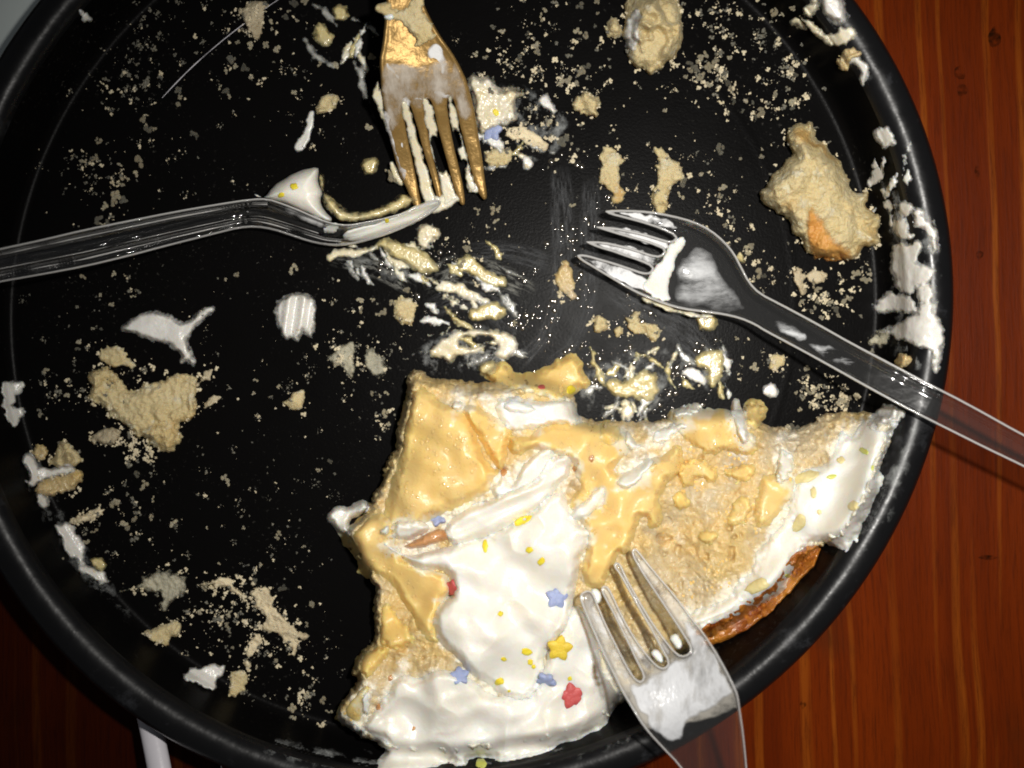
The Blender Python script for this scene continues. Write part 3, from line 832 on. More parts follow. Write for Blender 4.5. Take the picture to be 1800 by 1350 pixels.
custard([(1170, 722), (1210, 716), (1245, 722), (1300, 725), (1312, 760), (1332, 780), (1322, 802), (1292, 800), (1270, 788), (1252, 805), (1228, 792), (1200, 775), (1180, 760)], t=2.6, w=13, seed=7, a=1.2, jag=TORN)
custard([(1303, 716), (1314, 704), (1330, 700), (1346, 710), (1343, 736), (1332, 754), (1314, 750)], t=6.0, w=15, seed=8, a=0.8, jag=((2, 10, 2),))
custard([(1330, 842), (1345, 828), (1390, 832), (1402, 850), (1384, 892), (1360, 922), (1330, 934), (1318, 902)], t=2.4, w=18, seed=9, a=0.8)
custard([(1205, 800), (1240, 806), (1262, 830), (1250, 850), (1225, 838), (1208, 860), (1190, 845)], t=2.0, w=11, seed=10, jag=TORN)
custard([(1262, 830), (1300, 815), (1330, 825), (1318, 850), (1290, 850)], t=2.0, w=11, seed=11, jag=TORN)
custard([(1220, 940), (1240, 930), (1262, 938), (1258, 955), (1235, 960)], t=1.6, w=9, seed=12, jag=TORN)
custard([(1290, 880), (1318, 870), (1325, 900), (1300, 930), (1275, 920)], t=1.6, w=10, seed=12.4, jag=TORN)
custard([(1180, 870), (1205, 862), (1215, 890), (1190, 905)], t=1.8, w=10, seed=12.8, jag=TORN)
custard([(655, 1062), (690, 1050), (705, 1090), (735, 1130), (700, 1140), (660, 1130), (668, 1100)], t=1.6, w=12, seed=13, jag=TORN)
custard([(618, 1182), (622, 1164), (640, 1142), (668, 1130), (690, 1140), (682, 1162), (655, 1180), (640, 1192)], t=3.0, w=13, seed=14, jag=TORN)
custard([(592, 1258), (602, 1232), (630, 1206), (655, 1200), (650, 1235), (640, 1262), (625, 1285), (605, 1276)], t=2.2, w=12, seed=15, jag=TORN)

def cream(poly, t=4.0, w=20, seed=0, a=1.0, jag=((2.2, 26, 3),), mat='cream', **k):
    CRE.append(poly)
    tt = (lambda X, Y, d: t(X, Y, d) + 1.0) if callable(t) else t + 1.0
    return relief('cream', [poly], M[mat], t=tt, w=w * 0.95, lift=-1.0, grow=2, taper=0.35, jag=tuple(jag) + ((1.5, 9, 2),), surf=creamy(a, seed), parent=cake, follow=70, seed=seed, **k)
# lower cream along the outside of the slice
cream([(680, 1222), (695, 1192), (712, 1186), (735, 1198), (762, 1178), (790, 1180), (830, 1195), (860, 1225), (920, 1225), (950, 1200), (960, 1160), (970, 1110), (985, 1090), (1010, 1060), (1035, 1090), (1052, 1125), (1082, 1200), (1092, 1226), (1082, 1240), (1062, 1278), (1030, 1290), (1012, 1300), (985, 1306), (960, 1322),
       (900, 1340), (860, 1332), (830, 1332), (812, 1345), (780, 1338), (760, 1352), (715, 1356), (660, 1372), (660, 1345), (682, 1312), (675, 1300), (655, 1297), (634, 1290), (642, 1268), (668, 1240)],
      t=lambda X, Y, d: 3.4 + 1.2 * gauss(X, Y, 780, 1240, 70, 40) - 2 * sstep(1280, 1340, Y), w=17, seed=1, a=1.3)
# right hand cream
cream([(1395, 862), (1400, 845), (1420, 830), (1450, 820), (1463, 800), (1474, 772), (1478, 752), (1488, 768), (1510, 748), (1520, 726), (1548, 724), (1582, 732), (1572, 756), (1556, 800), (1545, 835), (1551, 850), (1532, 890), (1520, 925), (1502, 948), (1486, 970), (1462, 950), (1430, 950), (1402, 970), (1396, 1000),
       (1382, 1030), (1360, 1056), (1330, 1063), (1306, 1060), (1300, 1082), (1240, 1108), (1214, 1108), (1204, 1085), (1232, 1070), (1280, 1055), (1290, 1020), (1328, 1000), (1332, 960), (1368, 930), (1386, 900)],
      t=2.4, w=20, seed=2, a=0.8, jag=((5, 26, 3), (2.5, 8, 2)))
cream([(1365, 802), (1376, 784), (1386, 798), (1396, 820), (1380, 848), (1367, 842)], t=3.0, w=10, seed=3, jag=TORN)
# upper patches and streaks
cream([(868, 704), (898, 694), (925, 700), (962, 710), (1004, 700), (1018, 728), (1016, 744), (962, 746), (922, 757), (898, 757), (880, 738)], t=2.6, w=12, seed=4, jag=((3, 18, 3),))
cream([(882, 712), (902, 702), (930, 708), (950, 722), (925, 728), (900, 724)], t=2.2, w=9, seed=5)
cream([(795, 712), (806, 704), (816, 716), (806, 722)], t=1.5, w=6, seed=5.5, jag=CRUM)
cream([(858, 862), (880, 845), (882, 828), (895, 855), (906, 850), (920, 820), (945, 798), (962, 790), (978, 802), (955, 838), (922, 862), (880, 884)], t=2.2, w=11, seed=6)
cream([(998, 906), (1030, 880), (1054, 854), (1063, 860), (1060, 882), (1040, 902), (1010, 914)], t=3.0, w=10, seed=7)
cream([(1083, 846), (1118, 820), (1150, 806), (1138, 826), (1118, 850), (1095, 862)], t=2.5, w=9, seed=8)
cream([(1281, 722), (1288, 700), (1300, 704), (1305, 730), (1313, 760), (1316, 776), (1305, 781), (1298, 760), (1290, 736)], t=3.5, w=9, seed=9)
cream([(1180, 724), (1222, 704), (1240, 715), (1220, 726), (1200, 731)], t=2.0, w=7, seed=10, jag=CRUM)
cream([(1099, 755), (1108, 764), (1118, 780), (1128, 784), (1116, 790), (1104, 786)], t=2.2, w=7, seed=11)
cream([(1150, 762), (1175, 748), (1210, 746), (1185, 760), (1165, 778), (1150, 776)], t=1.8, w=7, seed=12, jag=CRUM)
cream([(574, 906), (594, 890), (612, 893), (635, 876), (646, 885), (648, 896), (630, 906), (612, 912), (613, 932), (596, 938), (587, 925)], t=5.0, w=11, seed=13, jag=((1.5, 14, 2),))
cream([(664, 937), (686, 920), (680, 940)], t=3.0, w=6, seed=14, jag=())
cream([(640, 1225), (650, 1215), (652, 1240), (640, 1262)], t=1.5, w=6, seed=15, jag=CRUM)
cream([(606, 1275), (630, 1272), (632, 1285), (612, 1284)], t=1.5, w=6, seed=16, jag=CRUM)
# brown almond skin showing in the fold
relief('brown_skin', [[(700, 962), (730, 950), (765, 930), (790, 930), (800, 945), (770, 955), (740, 966)]], M['nut'], t=3.4, w=12, jag=SOFT, surf=glossy_lumps(0.5, 20), parent=cake, follow=6)
cream([(688, 925), (700, 915), (716, 920), (740, 916), (756, 926), (740, 942), (716, 950), (692, 945)], t=4.5, w=12, seed=17, jag=((2, 14, 2),))
# folded ridge and the big dollop
cream([(786, 948), (780, 925), (800, 908), (840, 884), (885, 868), (922, 856), (946, 840), (962, 815), (985, 798), (1004, 806), (1000, 838), (985, 850), (965, 872), (935, 905), (890, 930), (840, 950), (800, 958)],
      t=lambda X, Y, d: 3.6 + 0.5 * np.sin((X * 0.45 + Y) / 4.5), w=14, seed=18, a=0.5, jag=((2.5, 24, 3),))
cream([(670, 954), (690, 964), (720, 978), (745, 972), (790, 960), (830, 952), (880, 935), (930, 905), (965, 875), (992, 862), (995, 890), (1008, 918), (1036, 934), (1031, 955), (1021, 980), (1013, 1010), (1009, 1040), (1006, 1072), (998, 1092), (976, 1130), (956, 1152), (955, 1182), (945, 1206), (925, 1230), (895, 1227), (870, 1210),
       (845, 1195), (820, 1176), (800, 1150), (780, 1136), (766, 1112), (762, 1082), (776, 1060), (800, 1042), (792, 1012), (776, 1000), (745, 1001), (725, 992), (698, 972)],
      t=lambda X, Y, d: 3.4 + 2.6 * gauss(X, Y, 870, 1095, 110, 125) + 1.0 * gauss(X, Y, 950, 960, 60), w=17, seed=19, a=1.25, jag=((2.0, 34, 2),))

# moist beads that glint on the custard
def beads(polys, n, mat, parent, rmax=2.6):
    V = []; F = []; n0 = 0; m = 8; a = np.linspace(0, 2 * math.pi, m + 1)[:-1]
    P = np.concatenate([np.array(p, float) for p in polys]); x0, y0 = P.min(0); x1, y1 = P.max(0)
    xs = rng.uniform(x0, x1, n * 12); ys = rng.uniform(y0, y1, n * 12)
    f = np.full(xs.shape, -1e3)
    for p in polys: f = np.maximum(f, sdf(p, xs, ys))
    g = np.full(xs.shape, -1e3)
    for p in CRE: g = np.maximum(g, sdf(p, xs, ys))
    ok = (f > 5) & (g < -3) & (fbm(xs, ys, 45, 3, 21) > 0.05)
    xs, ys = xs[ok][:n], ys[ok][:n]
    for x, y in zip(xs, ys):
        r = 1.2 + rmax * rng.rand() ** 2; h = r * S * 1000 * rng.uniform(0.16, 0.28); el = rng.uniform(0.7, 1.4)
        for (s_, z) in ((1.0, -0.15), (0.80, 0.45), (0.42, 0.86)):
            X = x + r * s_ * np.cos(a); Y = y + r * el * s_ * np.sin(a)
            V.append(Wxyz(X, Y, rsample(X, Y) + z * h))
        V.append(Wxyz([x], [y], [float(rsample(x, y)) + h]))
        for q in range(2):
            for i in range(m):
                j = (i + 1) % m; F.append((n0 + q * m + j, n0 + q * m + i, n0 + (q + 1) * m + i, n0 + (q + 1) * m + j))
        F += [(n0 + 2 * m + (i + 1) % m, n0 + 2 * m + i, n0 + 3 * m) for i in range(m)]
        n0 += 3 * m + 1
    o = mesh_obj('moisture', np.concatenate(V), F, mat, parent); o['kind'] = 'stuff'
M['bead'] = food('custard_moisture', CUSTC, (0.80, 0.56, 0.22), 100, 0.25, 0.0, bumps=(), coat=1.0, coatr=0.10)
beads(CUS, 520, M['bead'], cake)
beads([[(1180, 780), (1330, 770), (1400, 830), (1330, 960), (1290, 1040), (1200, 1060), (1150, 960), (1170, 850)]], 240, M['bead'], cake, 2.0)

M['bead_crust'] = food('caramel_moisture', (0.50, 0.20, 0.03), (0.40, 0.13, 0.02), 100, 0.25, 0.0, bumps=(), coat=1.0, coatr=0.10)
beads([[(1412, 962), (1440, 958), (1428, 1000), (1398, 1030), (1338, 1092), (1256, 1134), (1225, 1138), (1300, 1085), (1370, 1040)]], 90, M['bead_crust'], cake, 3.5)

# custard soaked and cream streaked into the crumb next to where they lie
def residue(o, name, polys, reach, amp, seed):
    X, Y = PIX[o.name]
    f = np.full(X.shape, -1e3)
    for p in polys: f = np.maximum(f, sdf(p, X, Y))
    v = sstep(-reach, reach * 0.25, f + amp * fbm(X, Y, 34, 4, seed, 0.65))
    at = o.data.attributes.new(name, 'FLOAT', 'POINT'); at.data.foreach_set('value', v.astype(np.float32))
for o in cake.children:
    if o.name.startswith('sponge'):
        residue(o, 'custard', CUS, 46, 38, 1); residue(o, 'cream', CRE, 20, 22, 2)
    elif o.name.startswith('custard'):
        residue(o, 'cream', CRE, 14, 16, 3)

# ------------------------------------------------------------------ sprinkles and zest
def star(px, py, r, rot, mat, label, tilt=(0, 0), th=1.0, sink=0.45, name='star_sprinkle'):
    n = 40; V = []; F = []
    rm = r * S
    def ring(k, z):
        for i in range(n):
            a = 2 * math.pi * i / n
            q = abs(((a * 5 / (2 * math.pi)) % 1) - 0.5) * 2       # 1 at tip
            rr = rm * (0.60 + 0.38 * q ** 1.15 - 0.03 * q ** 6) * k
            V.append((rr * math.cos(a), rr * math.sin(a), z * 0.001))
    ring(0.97, 0); ring(1.0, th * 0.4); ring(0.985, th * 0.82); ring(0.93, th * 0.98); ring(0.4, th)
    V.append((0, 0, th * 0.001)); V.append((0, 0, 0))
    for k in range(4):
        for i in range(n):
            j = (i + 1) % n; F.append((k * n + i, k * n + j, (k + 1) * n + j, (k + 1) * n + i))
    F += [(4 * n + i, 4 * n + (i + 1) % n, 5 * n) for i in range(n)]
    F += [((i + 1) % n, i, 5 * n + 1) for i in range(n)]
    z = float(rsample(px, py)) - sink
    o = mesh_obj(name, V, F, mat)
    w = Wxyz(px, py, z); o.location = w
    o.rotation_euler = (math.radians(tilt[0]), math.radians(tilt[1]), math.radians(rot))
    tag(o, label, 'sprinkle', 'star sprinkles')
    return o
star(1005, 1221, 25, 30, M['red'], 'red sugar star sprinkle on white cream, beside the lower clear fork', (4, 3), 1.3)
star(983, 1138, 24, 80, M['yellow'], 'yellow sugar star sprinkle on the cream near the lower clear fork tines', (6, -8), 1.2)
star(978, 1050, 21, 12, M['blue'], 'blue sugar star sprinkle at the right edge of the big cream dollop', (-4, 10), 1.1)
star(961, 1193, 19, 50, M['blue'], 'blue sugar star sprinkle tilted against the foot of the big cream dollop', (10, -42), 1.1)
star(808, 1190, 18, 20, M['blue'], 'blue sugar star sprinkle half sunk in cream below the big dollop', (-35, 20), 1.1)
star(771, 912, 17, 40, M['blue'], 'blue sugar star sprinkle wedged by the cream fold next to the custard slab', (-38, 10), 1.0)
star(800, 1033, 18, 10, M['red'], 'dark red sugar star sprinkle half buried at the left of the cream dollop', (10, -48), 1.0)

def bit(px, py, rx, ry, ang, mat, name, label, group, t=0.35, cat='zest'):
    n = 12; a = np.linspace(0, 2 * math.pi, n + 1)[:-1]
    k = 1 + 0.35 * (rng.rand(n) - 0.5)
    ca, sa = math.cos(math.radians(ang)), math.sin(math.radians(ang))
    V = []; F = []
    for (s, z) in ((1.0, -0.2), (0.95, t * 0.6), (0.6, t)):
        u = rx * k * np.cos(a) * s; v = ry * k * np.sin(a) * s
        X = px + u * ca - v * sa; Y = py + u * sa + v * ca
        V.append(Wxyz(X, Y, rsample(X, Y) + z))
    V.append(Wxyz([px], [py], [float(rsample(px, py)) + t * 1.05]))
    V = np.concatenate(V)
    org = V.mean(0)
    for r_ in range(2):
        for i in range(n):
            j = (i + 1) % n; F.append((r_ * n + i, (r_ + 1) * n + i, (r_ + 1) * n + j, r_ * n + j))
    F += [(2 * n + i, 3 * n, 2 * n + (i + 1) % n) for i in range(n)]
    o = mesh_obj(name, V - org, F, mat); o.location = org
    if label: tag(o, label, cat, group)
    return o
for (x, y, rx, ry, an) in ((918, 915, 17, 7, -25), (853, 960, 5, 11, 0), (930, 967, 7, 6, 0), (951, 987, 8, 6, -50), (880, 1079, 5, 5, 0), (878, 1198, 10, 7, -20), (926, 1146, 10, 7, 10), (932, 1164, 5, 6, 0),
                           (886, 1159, 5, 4, 0), (895, 1215, 3, 3, 0), (1002, 1193, 4, 4, 0), (938, 1172, 4, 4, 0)):
    bit(x, y, rx, ry, an, M['zest'], 'lemon_zest', 'yellow fleck of lemon zest on the big white cream dollop', 'yellow zest flecks on the dollop')
for (x, y, rx, ry, an) in ((1518, 793, 9, 5, 30), (1534, 822, 3, 5, 0), (1462, 838, 9, 4, -10), (1385, 1012, 5, 4, 0)):
    bit(x, y, rx, ry, an, M['zest_green'], 'lime_zest', 'greenish zest fleck in the cream beside the pan wall', 'green zest flecks on the rim side cream')
for (x, y, rx, ry, an) in ((1430, 866, 6, 10, 0), (1500, 890, 10, 10, 30), (1478, 809, 7, 7, 0), (1405, 920, 11, 17, 20), (1418, 838, 22, 10, -20), (1440, 900, 4, 5, 0), (1330, 1030, 24, 12, -20)):
    bit(x, y, rx, ry, an, M['pith'], 'pale_zest', 'pale yellow custard fleck in the cream beside the pan wall', 'pale flecks on the rim side cream')
for (x, y, r) in ((727, 1281, 3), (686, 1192, 4), (665, 1243, 4)):
    bit(x, y, r, r * 1.5, 20, M['nut'], 'brown_speck', 'tiny brown speck in the cream at the bottom of the slice', 'brown specks in the cream', 0.25, 'speck')
for (x, y, r) in ((1040, 806, 5), (1010, 824, 4), (885, 830, 6)):
    bit(x, y, r, r * 1.3, 10, M['nut'], 'hole_shade', 'painted dark spot of a shaded hole in the custard at the middle of the slice', 'painted dark holes in the custard', 0.2, 'speck')  # brown flecks put in for the shade inside small holes
bit(952, 680, 7, 4, 0, M['red'], 'red_sugar_chip', 'small red sugar chip on custard at the top of the slice', None, 0.6, 'sprinkle')
bit(1004, 685, 9, 7, -30, M['zest'], 'lemon_zest', 'yellow zest fleck at the top tip of the cake slice', None)
bit(845, 1342, 10, 10, 0, M['zest_green'], 'lime_zest', 'green zest fleck on the pan rim below the bottom cream', None, 0.6)

# ------------------------------------------------------------------ things lying on the pan: cream, custard and cake lumps
# big cake lumps
big = lump('cake_lump', [[(1382, 228), (1398, 216), (1415, 222), (1425, 212), (1436, 228), (1433, 245), (1452, 250), (1456, 268), (1474, 276), (1479, 300), (1494, 312), (1497, 335), (1510, 340), (1528, 334), (1528, 350), (1520, 362), (1535, 372), (1550, 378), (1545, 398), (1538, 412), (1552, 424), (1530, 432), (1516, 428), (1510, 448), (1500, 456), (1470, 452), (1430, 450), (1415, 440),
                    (1400, 410), (1380, 378), (1352, 366), (1336, 344), (1352, 322), (1360, 300), (1385, 282), (1394, 274), (1388, 260), (1380, 250)]],
     'sponge_dry', 'largest torn lump of cake with browned lower end, by the right rim', 'cake lump', t=lambda X, Y, d: 10.0 - 0.030 * (X - 1440) + 0.012 * (Y - 330) + 2.5 * gauss(X, Y, 1425, 300, 50, 40) + 2.0 * np.abs(fbm(X, Y, 45, 2, 33)), w=36, jag=((3, 20, 3), (1.6, 6, 2)), surf=lambda X, Y, d: crumbly(0.7, 30)(X, Y, d) + 1.8 * fbm(X, Y, 48, 2, 31))
lump('browned_face', [[(1424, 365), (1440, 385), (1460, 420), (1490, 440), (1500, 452), (1480, 458), (1440, 454), (1422, 440), (1418, 400)]], 'crust_orange', 'orange browned face', 'crust', under=big, t=1.2, w=9, jag=TORN, surf=crumbly(0.4, 31))
lump('cake_lump', [[(1098, 0), (1110, -14), (1190, -14), (1200, 20), (1202, 60), (1192, 95), (1180, 105), (1165, 118), (1152, 126), (1145, 135), (1132, 122), (1112, 118), (1102, 100), (1104, 75), (1095, 60), (1100, 30)]],
     'sponge_dry', 'upright cake lump at the top edge with cream on one side', 'cake lump', t=8, w=30, jag=((2.5, 16, 3), (1.5, 6, 2)), surf=lambda X, Y, d: crumbly(0.4, 32)(X, Y, d) + 1.2 * fbm(X, Y, 50, 2, 32))
lump('cream_dab', [[(1098, 45), (1115, 15), (1124, 20), (1120, 50), (1122, 72), (1110, 88), (1100, 78)]], 'cream_pan', 'white cream stuck to the side of the top cake lump', 'cream', t=1.2, w=7)
lump('cake_lump', [[(1066, 42), (1078, 26), (1092, 40), (1092, 62), (1078, 68), (1064, 64)]], 'sponge_dry', 'small cake piece touching the left of the top cake lump', 'cake lump', t=3, w=9, jag=CRUM, surf=crumbly(0.5, 33))
CL = [[(152, 658), (172, 648), (195, 648), (212, 662), (222, 685), (240, 690), (262, 672), (288, 668), (298, 655), (318, 658), (330, 660), (346, 665), (344, 690), (346, 715), (336, 740), (312, 745), (318, 760), (322, 770), (312, 785), (290, 795), (272, 790), (262, 775), (240, 765), (222, 750), (205, 740), (192, 725), (176, 705), (150, 700), (160, 680)]]
lump('cake_lump', CL, 'sponge_dry', 'broad crumbled cake patch on the left of the pan', 'cake lump', t=3.6, w=16, jag=((4, 18, 3), (3, 6, 2)), surf=crumbly(0.9, 34))
lump('cake_lump', [[(170, 620), (190, 608), (212, 608), (222, 625), (240, 640), (234, 650), (218, 638), (200, 648), (186, 640), (170, 632)]], 'sponge_dry', 'thin cake flake just above the broad crumbled patch', 'cake lump', t=1.8, w=9, jag=CRUM, surf=crumbly(0.5, 35))
lump('cake_lump', [[(158, 766), (180, 752), (205, 750), (216, 764), (205, 778), (180, 782), (162, 776)]], 'crumb', 'small crumbly heap at the lower left of the broad patch', 'cake lump', t=1.6, w=8, jag=CRUM, surf=crumbly(0.6, 36))
lump('cake_lump', [[(345, 680), (352, 660), (366, 648), (378, 648), (372, 664), (356, 676)]], 'crumb', 'slim cake flake at the right end of the broad patch', 'cake lump', t=1.4, w=7, jag=CRUM, surf=crumbly(0.5, 37))
lump('cake_lump', [[(357, 716), (368, 698), (380, 690), (395, 698), (382, 706), (366, 718)]], 'crumb', 'short pale flake right of the broad patch', 'cake lump', t=1.2, w=6, jag=CRUM, surf=crumbly(0.5, 38))
# left wall pieces
lump('cake_lump', [[(58, 860), (72, 842), (90, 838), (112, 836), (128, 822), (146, 830), (144, 850), (132, 866), (112, 868), (92, 872), (66, 872)]], 'sponge', 'orange brown cake piece against the left pan wall', 'cake lump', t=4, w=14, jag=TORN, surf=crumbly(0.6, 39))
lump('cake_lump', [[(84, 812), (100, 806), (98, 785), (112, 774), (126, 780), (135, 795), (148, 808), (140, 818), (115, 820), (96, 822)]], 'sponge_dry', 'grey beige cake flake above the orange piece at the left wall', 'cake lump', t=3, w=10, jag=CRUM, surf=crumbly(0.5, 40))
lump('cake_lump', [[(52, 795), (62, 780), (78, 782), (88, 796), (80, 806), (66, 808)]], 'sponge', 'small brown cake flake nearest the left pan wall', 'cake lump', t=2.4, w=8, jag=CRUM, surf=crumbly(0.4, 41))
lump('cream_smear', [[(42, 800), (56, 798), (60, 820), (80, 828), (110, 818), (130, 818), (126, 832), (96, 836), (70, 846), (60, 860), (46, 848), (56, 840), (48, 820)], [(64, 870), (80, 872), (86, 885), (80, 896), (68, 886)]], 'cream_pan', 'cream clinging to the cake pieces at the left wall', 'cream', t=1.6, w=7)
lump('cream_smear', [[(2, 668), (22, 672), (42, 676), (28, 690), (30, 705), (20, 715), (40, 722), (34, 735), (28, 750), (16, 735), (6, 715), (8, 690)]], 'cream_pan', 'cream scrap high on the left pan wall', 'cream', t=0.9, w=5, jag=CRUM)
lump('cream_smear', [[(98, 928), (112, 920), (128, 922), (130, 935), (142, 945), (148, 965), (150, 990), (140, 992), (128, 975), (112, 965), (110, 945)], [(140, 992), (160, 998), (185, 1006), (188, 1022), (178, 1026), (160, 1010), (140, 1004)]], 'cream_pan', 'long cream smear at the lower left pan wall', 'cream', t=1.3, w=7, jag=((2.5, 12, 3),))
lump('cake_lump', [[(122, 918), (140, 905), (160, 896), (178, 892), (192, 888), (186, 902), (160, 912), (135, 926)]], 'crumb', 'thin cake strip rising from the lower left cream smear', 'cake lump', t=1.4, w=6, jag=CRUM, surf=crumbly(0.4, 42))
lump('cake_lump', [[(155, 985), (170, 978), (188, 992), (186, 1002), (165, 998)]], 'custard_smear', 'small yellow custard piece beside the lower left cream smear', 'custard', t=1.6, w=7, jag=SOFT)
lump('cake_lump', [[(205, 1042), (232, 1032), (255, 1010), (285, 1000), (318, 1004), (334, 1028), (330, 1046), (310, 1056), (288, 1072), (278, 1068), (285, 1048), (262, 1040), (235, 1036)]], 'crumb_film', 'wet translucent cake skin near the lower left wall', 'cake lump', t=1.8, w=9, jag=CRUM, surf=crumbly(0.4, 43))
lump('cake_lump', [[(250, 1112), (270, 1110), (285, 1098), (305, 1090), (322, 1098), (316, 1115), (298, 1120), (294, 1136), (280, 1132), (262, 1122)]], 'sponge_dry', 'pale cake scrap with yellow tip below the translucent skin', 'cake lump', t=2, w=8, jag=TORN, surf=crumbly(0.4, 44))
lump('cake_lump', [[(402, 1205), (406, 1180), (425, 1172), (438, 1184), (434, 1205), (420, 1224), (402, 1222)]], 'sponge_dry', 'yellowish cake scrap at the bottom left of the pan floor', 'cake lump', t=2.2, w=8, jag=CRUM, surf=crumbly(0.4, 45))
lump('cream_smear', [[(320, 1186), (340, 1174), (360, 1172), (390, 1170), (394, 1185), (375, 1195), (380, 1212), (362, 1208), (342, 1198), (326, 1196)]], 'cream_pan', 'cream streaked cake scrap on the bottom left wall foot', 'cream', t=1.4, w=6, jag=TORN)
lump('cake_lump', [[(435, 1040), (455, 1030), (478, 1042), (482, 1068), (500, 1082), (512, 1100), (540, 1112), (540, 1128), (520, 1122), (528, 1150), (512, 1160), (508, 1135), (488, 1112), (462, 1112), (458, 1095), (470, 1085), (452, 1072), (448, 1055)],
                   [(352, 1028), (372, 1022), (382, 1010), (405, 1016), (420, 1035), (440, 1048), (430, 1058), (408, 1038), (385, 1030)], [(432, 1150), (438, 1120), (452, 1110), (462, 1128), (448, 1145), (440, 1170), (430, 1172)]],
     'crumb', 'long crooked trail of pale crumbs at the lower left of the pan', 'cake lump', t=1.5, w=6, jag=((4, 12, 3), (3, 5, 2)), surf=crumbly(0.6, 46))
# centre scraps
lump('cake_lump', [[(1060, 262), (1072, 256), (1088, 268), (1098, 280), (1088, 298), (1090, 325), (1096, 345), (1082, 360), (1074, 345), (1066, 330), (1050, 318), (1058, 298), (1056, 278)]], 'sponge_dry', 'upright cake strip above the clear fork tines, the narrower of two', 'cake lump', t=1.8, w=8, jag=CRUM, surf=crumbly(0.5, 47))
lump('cake_lump', [[(1150, 262), (1165, 258), (1172, 275), (1186, 278), (1204, 302), (1200, 318), (1182, 325), (1174, 345), (1172, 372), (1158, 376), (1146, 362), (1145, 340), (1156, 322), (1150, 300), (1154, 280)]], 'sponge_dry', 'upright cake strip above the clear fork tines, the wider of two', 'cake lump', t=1.8, w=8, jag=CRUM, surf=crumbly(0.5, 48))
lump('cake_lump', [[(1006, 190), (1012, 172), (1032, 160), (1042, 172), (1054, 170), (1050, 190), (1052, 204), (1030, 202), (1018, 198)]], 'sponge_dry', 'lone cake chunk right of the gold fork tines', 'cake lump', t=3.4, w=11, jag=CRUM, surf=crumbly(0.5, 49))
lump('cake_lump', [[(970, 492), (982, 470), (992, 458), (1002, 468), (1010, 490), (1014, 512), (1010, 526), (994, 520), (980, 505)]], 'sponge', 'custardy cake scrap left of the clear fork tine tips', 'cake lump', t=2.2, w=8, jag=CRUM, surf=crumbly(0.4, 50))
lump('cake_lump', [[(1036, 570), (1046, 558), (1066, 560), (1072, 575), (1062, 586), (1042, 582)]], 'sponge_dry', 'round crumb cluster below the clear fork, the left one', 'cake lump', t=2, w=8, jag=CRUM, surf=crumbly(0.5, 51))
lump('cake_lump', [[(1102, 575), (1102, 552), (1118, 548), (1128, 545), (1124, 562), (1138, 570), (1160, 576), (1160, 592), (1150, 600), (1132, 588), (1110, 585)]], 'sponge_dry', 'ragged crumb cluster below the clear fork, the wide one', 'cake lump', t=2, w=8, jag=CRUM, surf=crumbly(0.5, 52))
lump('cake_lump', [[(1078, 582), (1088, 568), (1096, 572), (1092, 588), (1082, 594)]], 'sponge_dry', 'tiny crumb between the two clusters below the clear fork', 'cake lump', t=1.4, w=6, jag=CRUM)
lump('cake_lump', [[(1346, 636), (1358, 624), (1376, 622), (1385, 632), (1372, 648), (1356, 650)]], 'sponge_dry', 'pale crumb under the handle of the clear fork at the right', 'cake lump', t=1.8, w=7, jag=CRUM, surf=crumbly(0.4, 53))
lump('cake_lump', [[(1392, 476), (1406, 466), (1414, 480), (1416, 500), (1418, 520), (1406, 522), (1398, 505), (1390, 492)]], 'crumb', 'upright pale flake below the largest cake lump', 'cake lump', t=1.4, w=6, jag=CRUM)
lump('cake_lump', [[(1418, 482), (1432, 474), (1450, 476), (1454, 490), (1440, 498), (1422, 496)]], 'crumb', 'square pale flake below the largest cake lump', 'cake lump', t=1.4, w=6, jag=CRUM)
lump('cake_lump', [[(690, 540), (700, 520), (722, 520), (736, 535), (728, 552), (730, 570), (708, 574), (694, 560)]], 'sponge_dry', 'round crumbly cluster between left fork and custard smears', 'cake lump', t=1.8, w=9, jag=CRUM, surf=crumbly(0.6, 54))
lump('cake_lump', [[(572, 630), (590, 612), (610, 595), (626, 600), (622, 625), (628, 650), (618, 668), (606, 650), (590, 645)], [(640, 620), (655, 598), (665, 620), (682, 645), (684, 662), (660, 668), (644, 650)]], 'crumb_film', 'pair of wet grey crumb smears above the cake slice corner', 'cake lump', t=0.9, w=7, jag=CRUM, surf=crumbly(0.5, 55))
lump('cake_lump', [[(490, 706), (506, 704), (518, 686), (538, 685), (536, 700), (530, 722), (514, 722), (504, 712)]], 'sponge_dry', 'arrow shaped crumb midway between left patch and slice', 'cake lump', t=1.6, w=7, jag=((1.5, 9, 2),))
lump('cake_lump', [[(550, 195), (562, 172), (580, 164), (596, 170), (594, 188), (576, 198), (560, 202)]], 'sponge_dry', 'cream coloured cake scrap left of the gold fork', 'cake lump', t=2.4, w=9, jag=((2, 10, 2),), surf=crumbly(0.4, 56))
lump('cream_smear', [[(542, 205), (548, 196), (552, 204), (546, 225), (542, 244), (536, 256), (530, 264), (518, 262), (524, 250), (534, 240), (538, 222)]], 'cream_pan', 'thin white cream trail hanging from the scrap left of gold fork', 'cream', t=0.5, w=4, jag=((1.2, 8, 2),))
lump('custard_drop', [[(636, 284), (650, 278), (664, 282), (662, 298), (652, 308), (640, 302)]], 'custard_smear', 'custard drop left of the gold fork tines', 'custard', t=2.2, w=9, jag=((1.5, 10, 2),))
lump('cake_lump', [[(420, 18), (440, 5), (462, 0), (474, 14), (464, 28), (462, 48), (462, 64), (448, 68), (440, 52), (424, 40)]], 'crumb', 'crumb cluster at the top edge left of the gold fork', 'cake lump', t=1.5, w=7, jag=((4, 12, 3), (3, 5, 2)), surf=crumbly(0.6, 57))
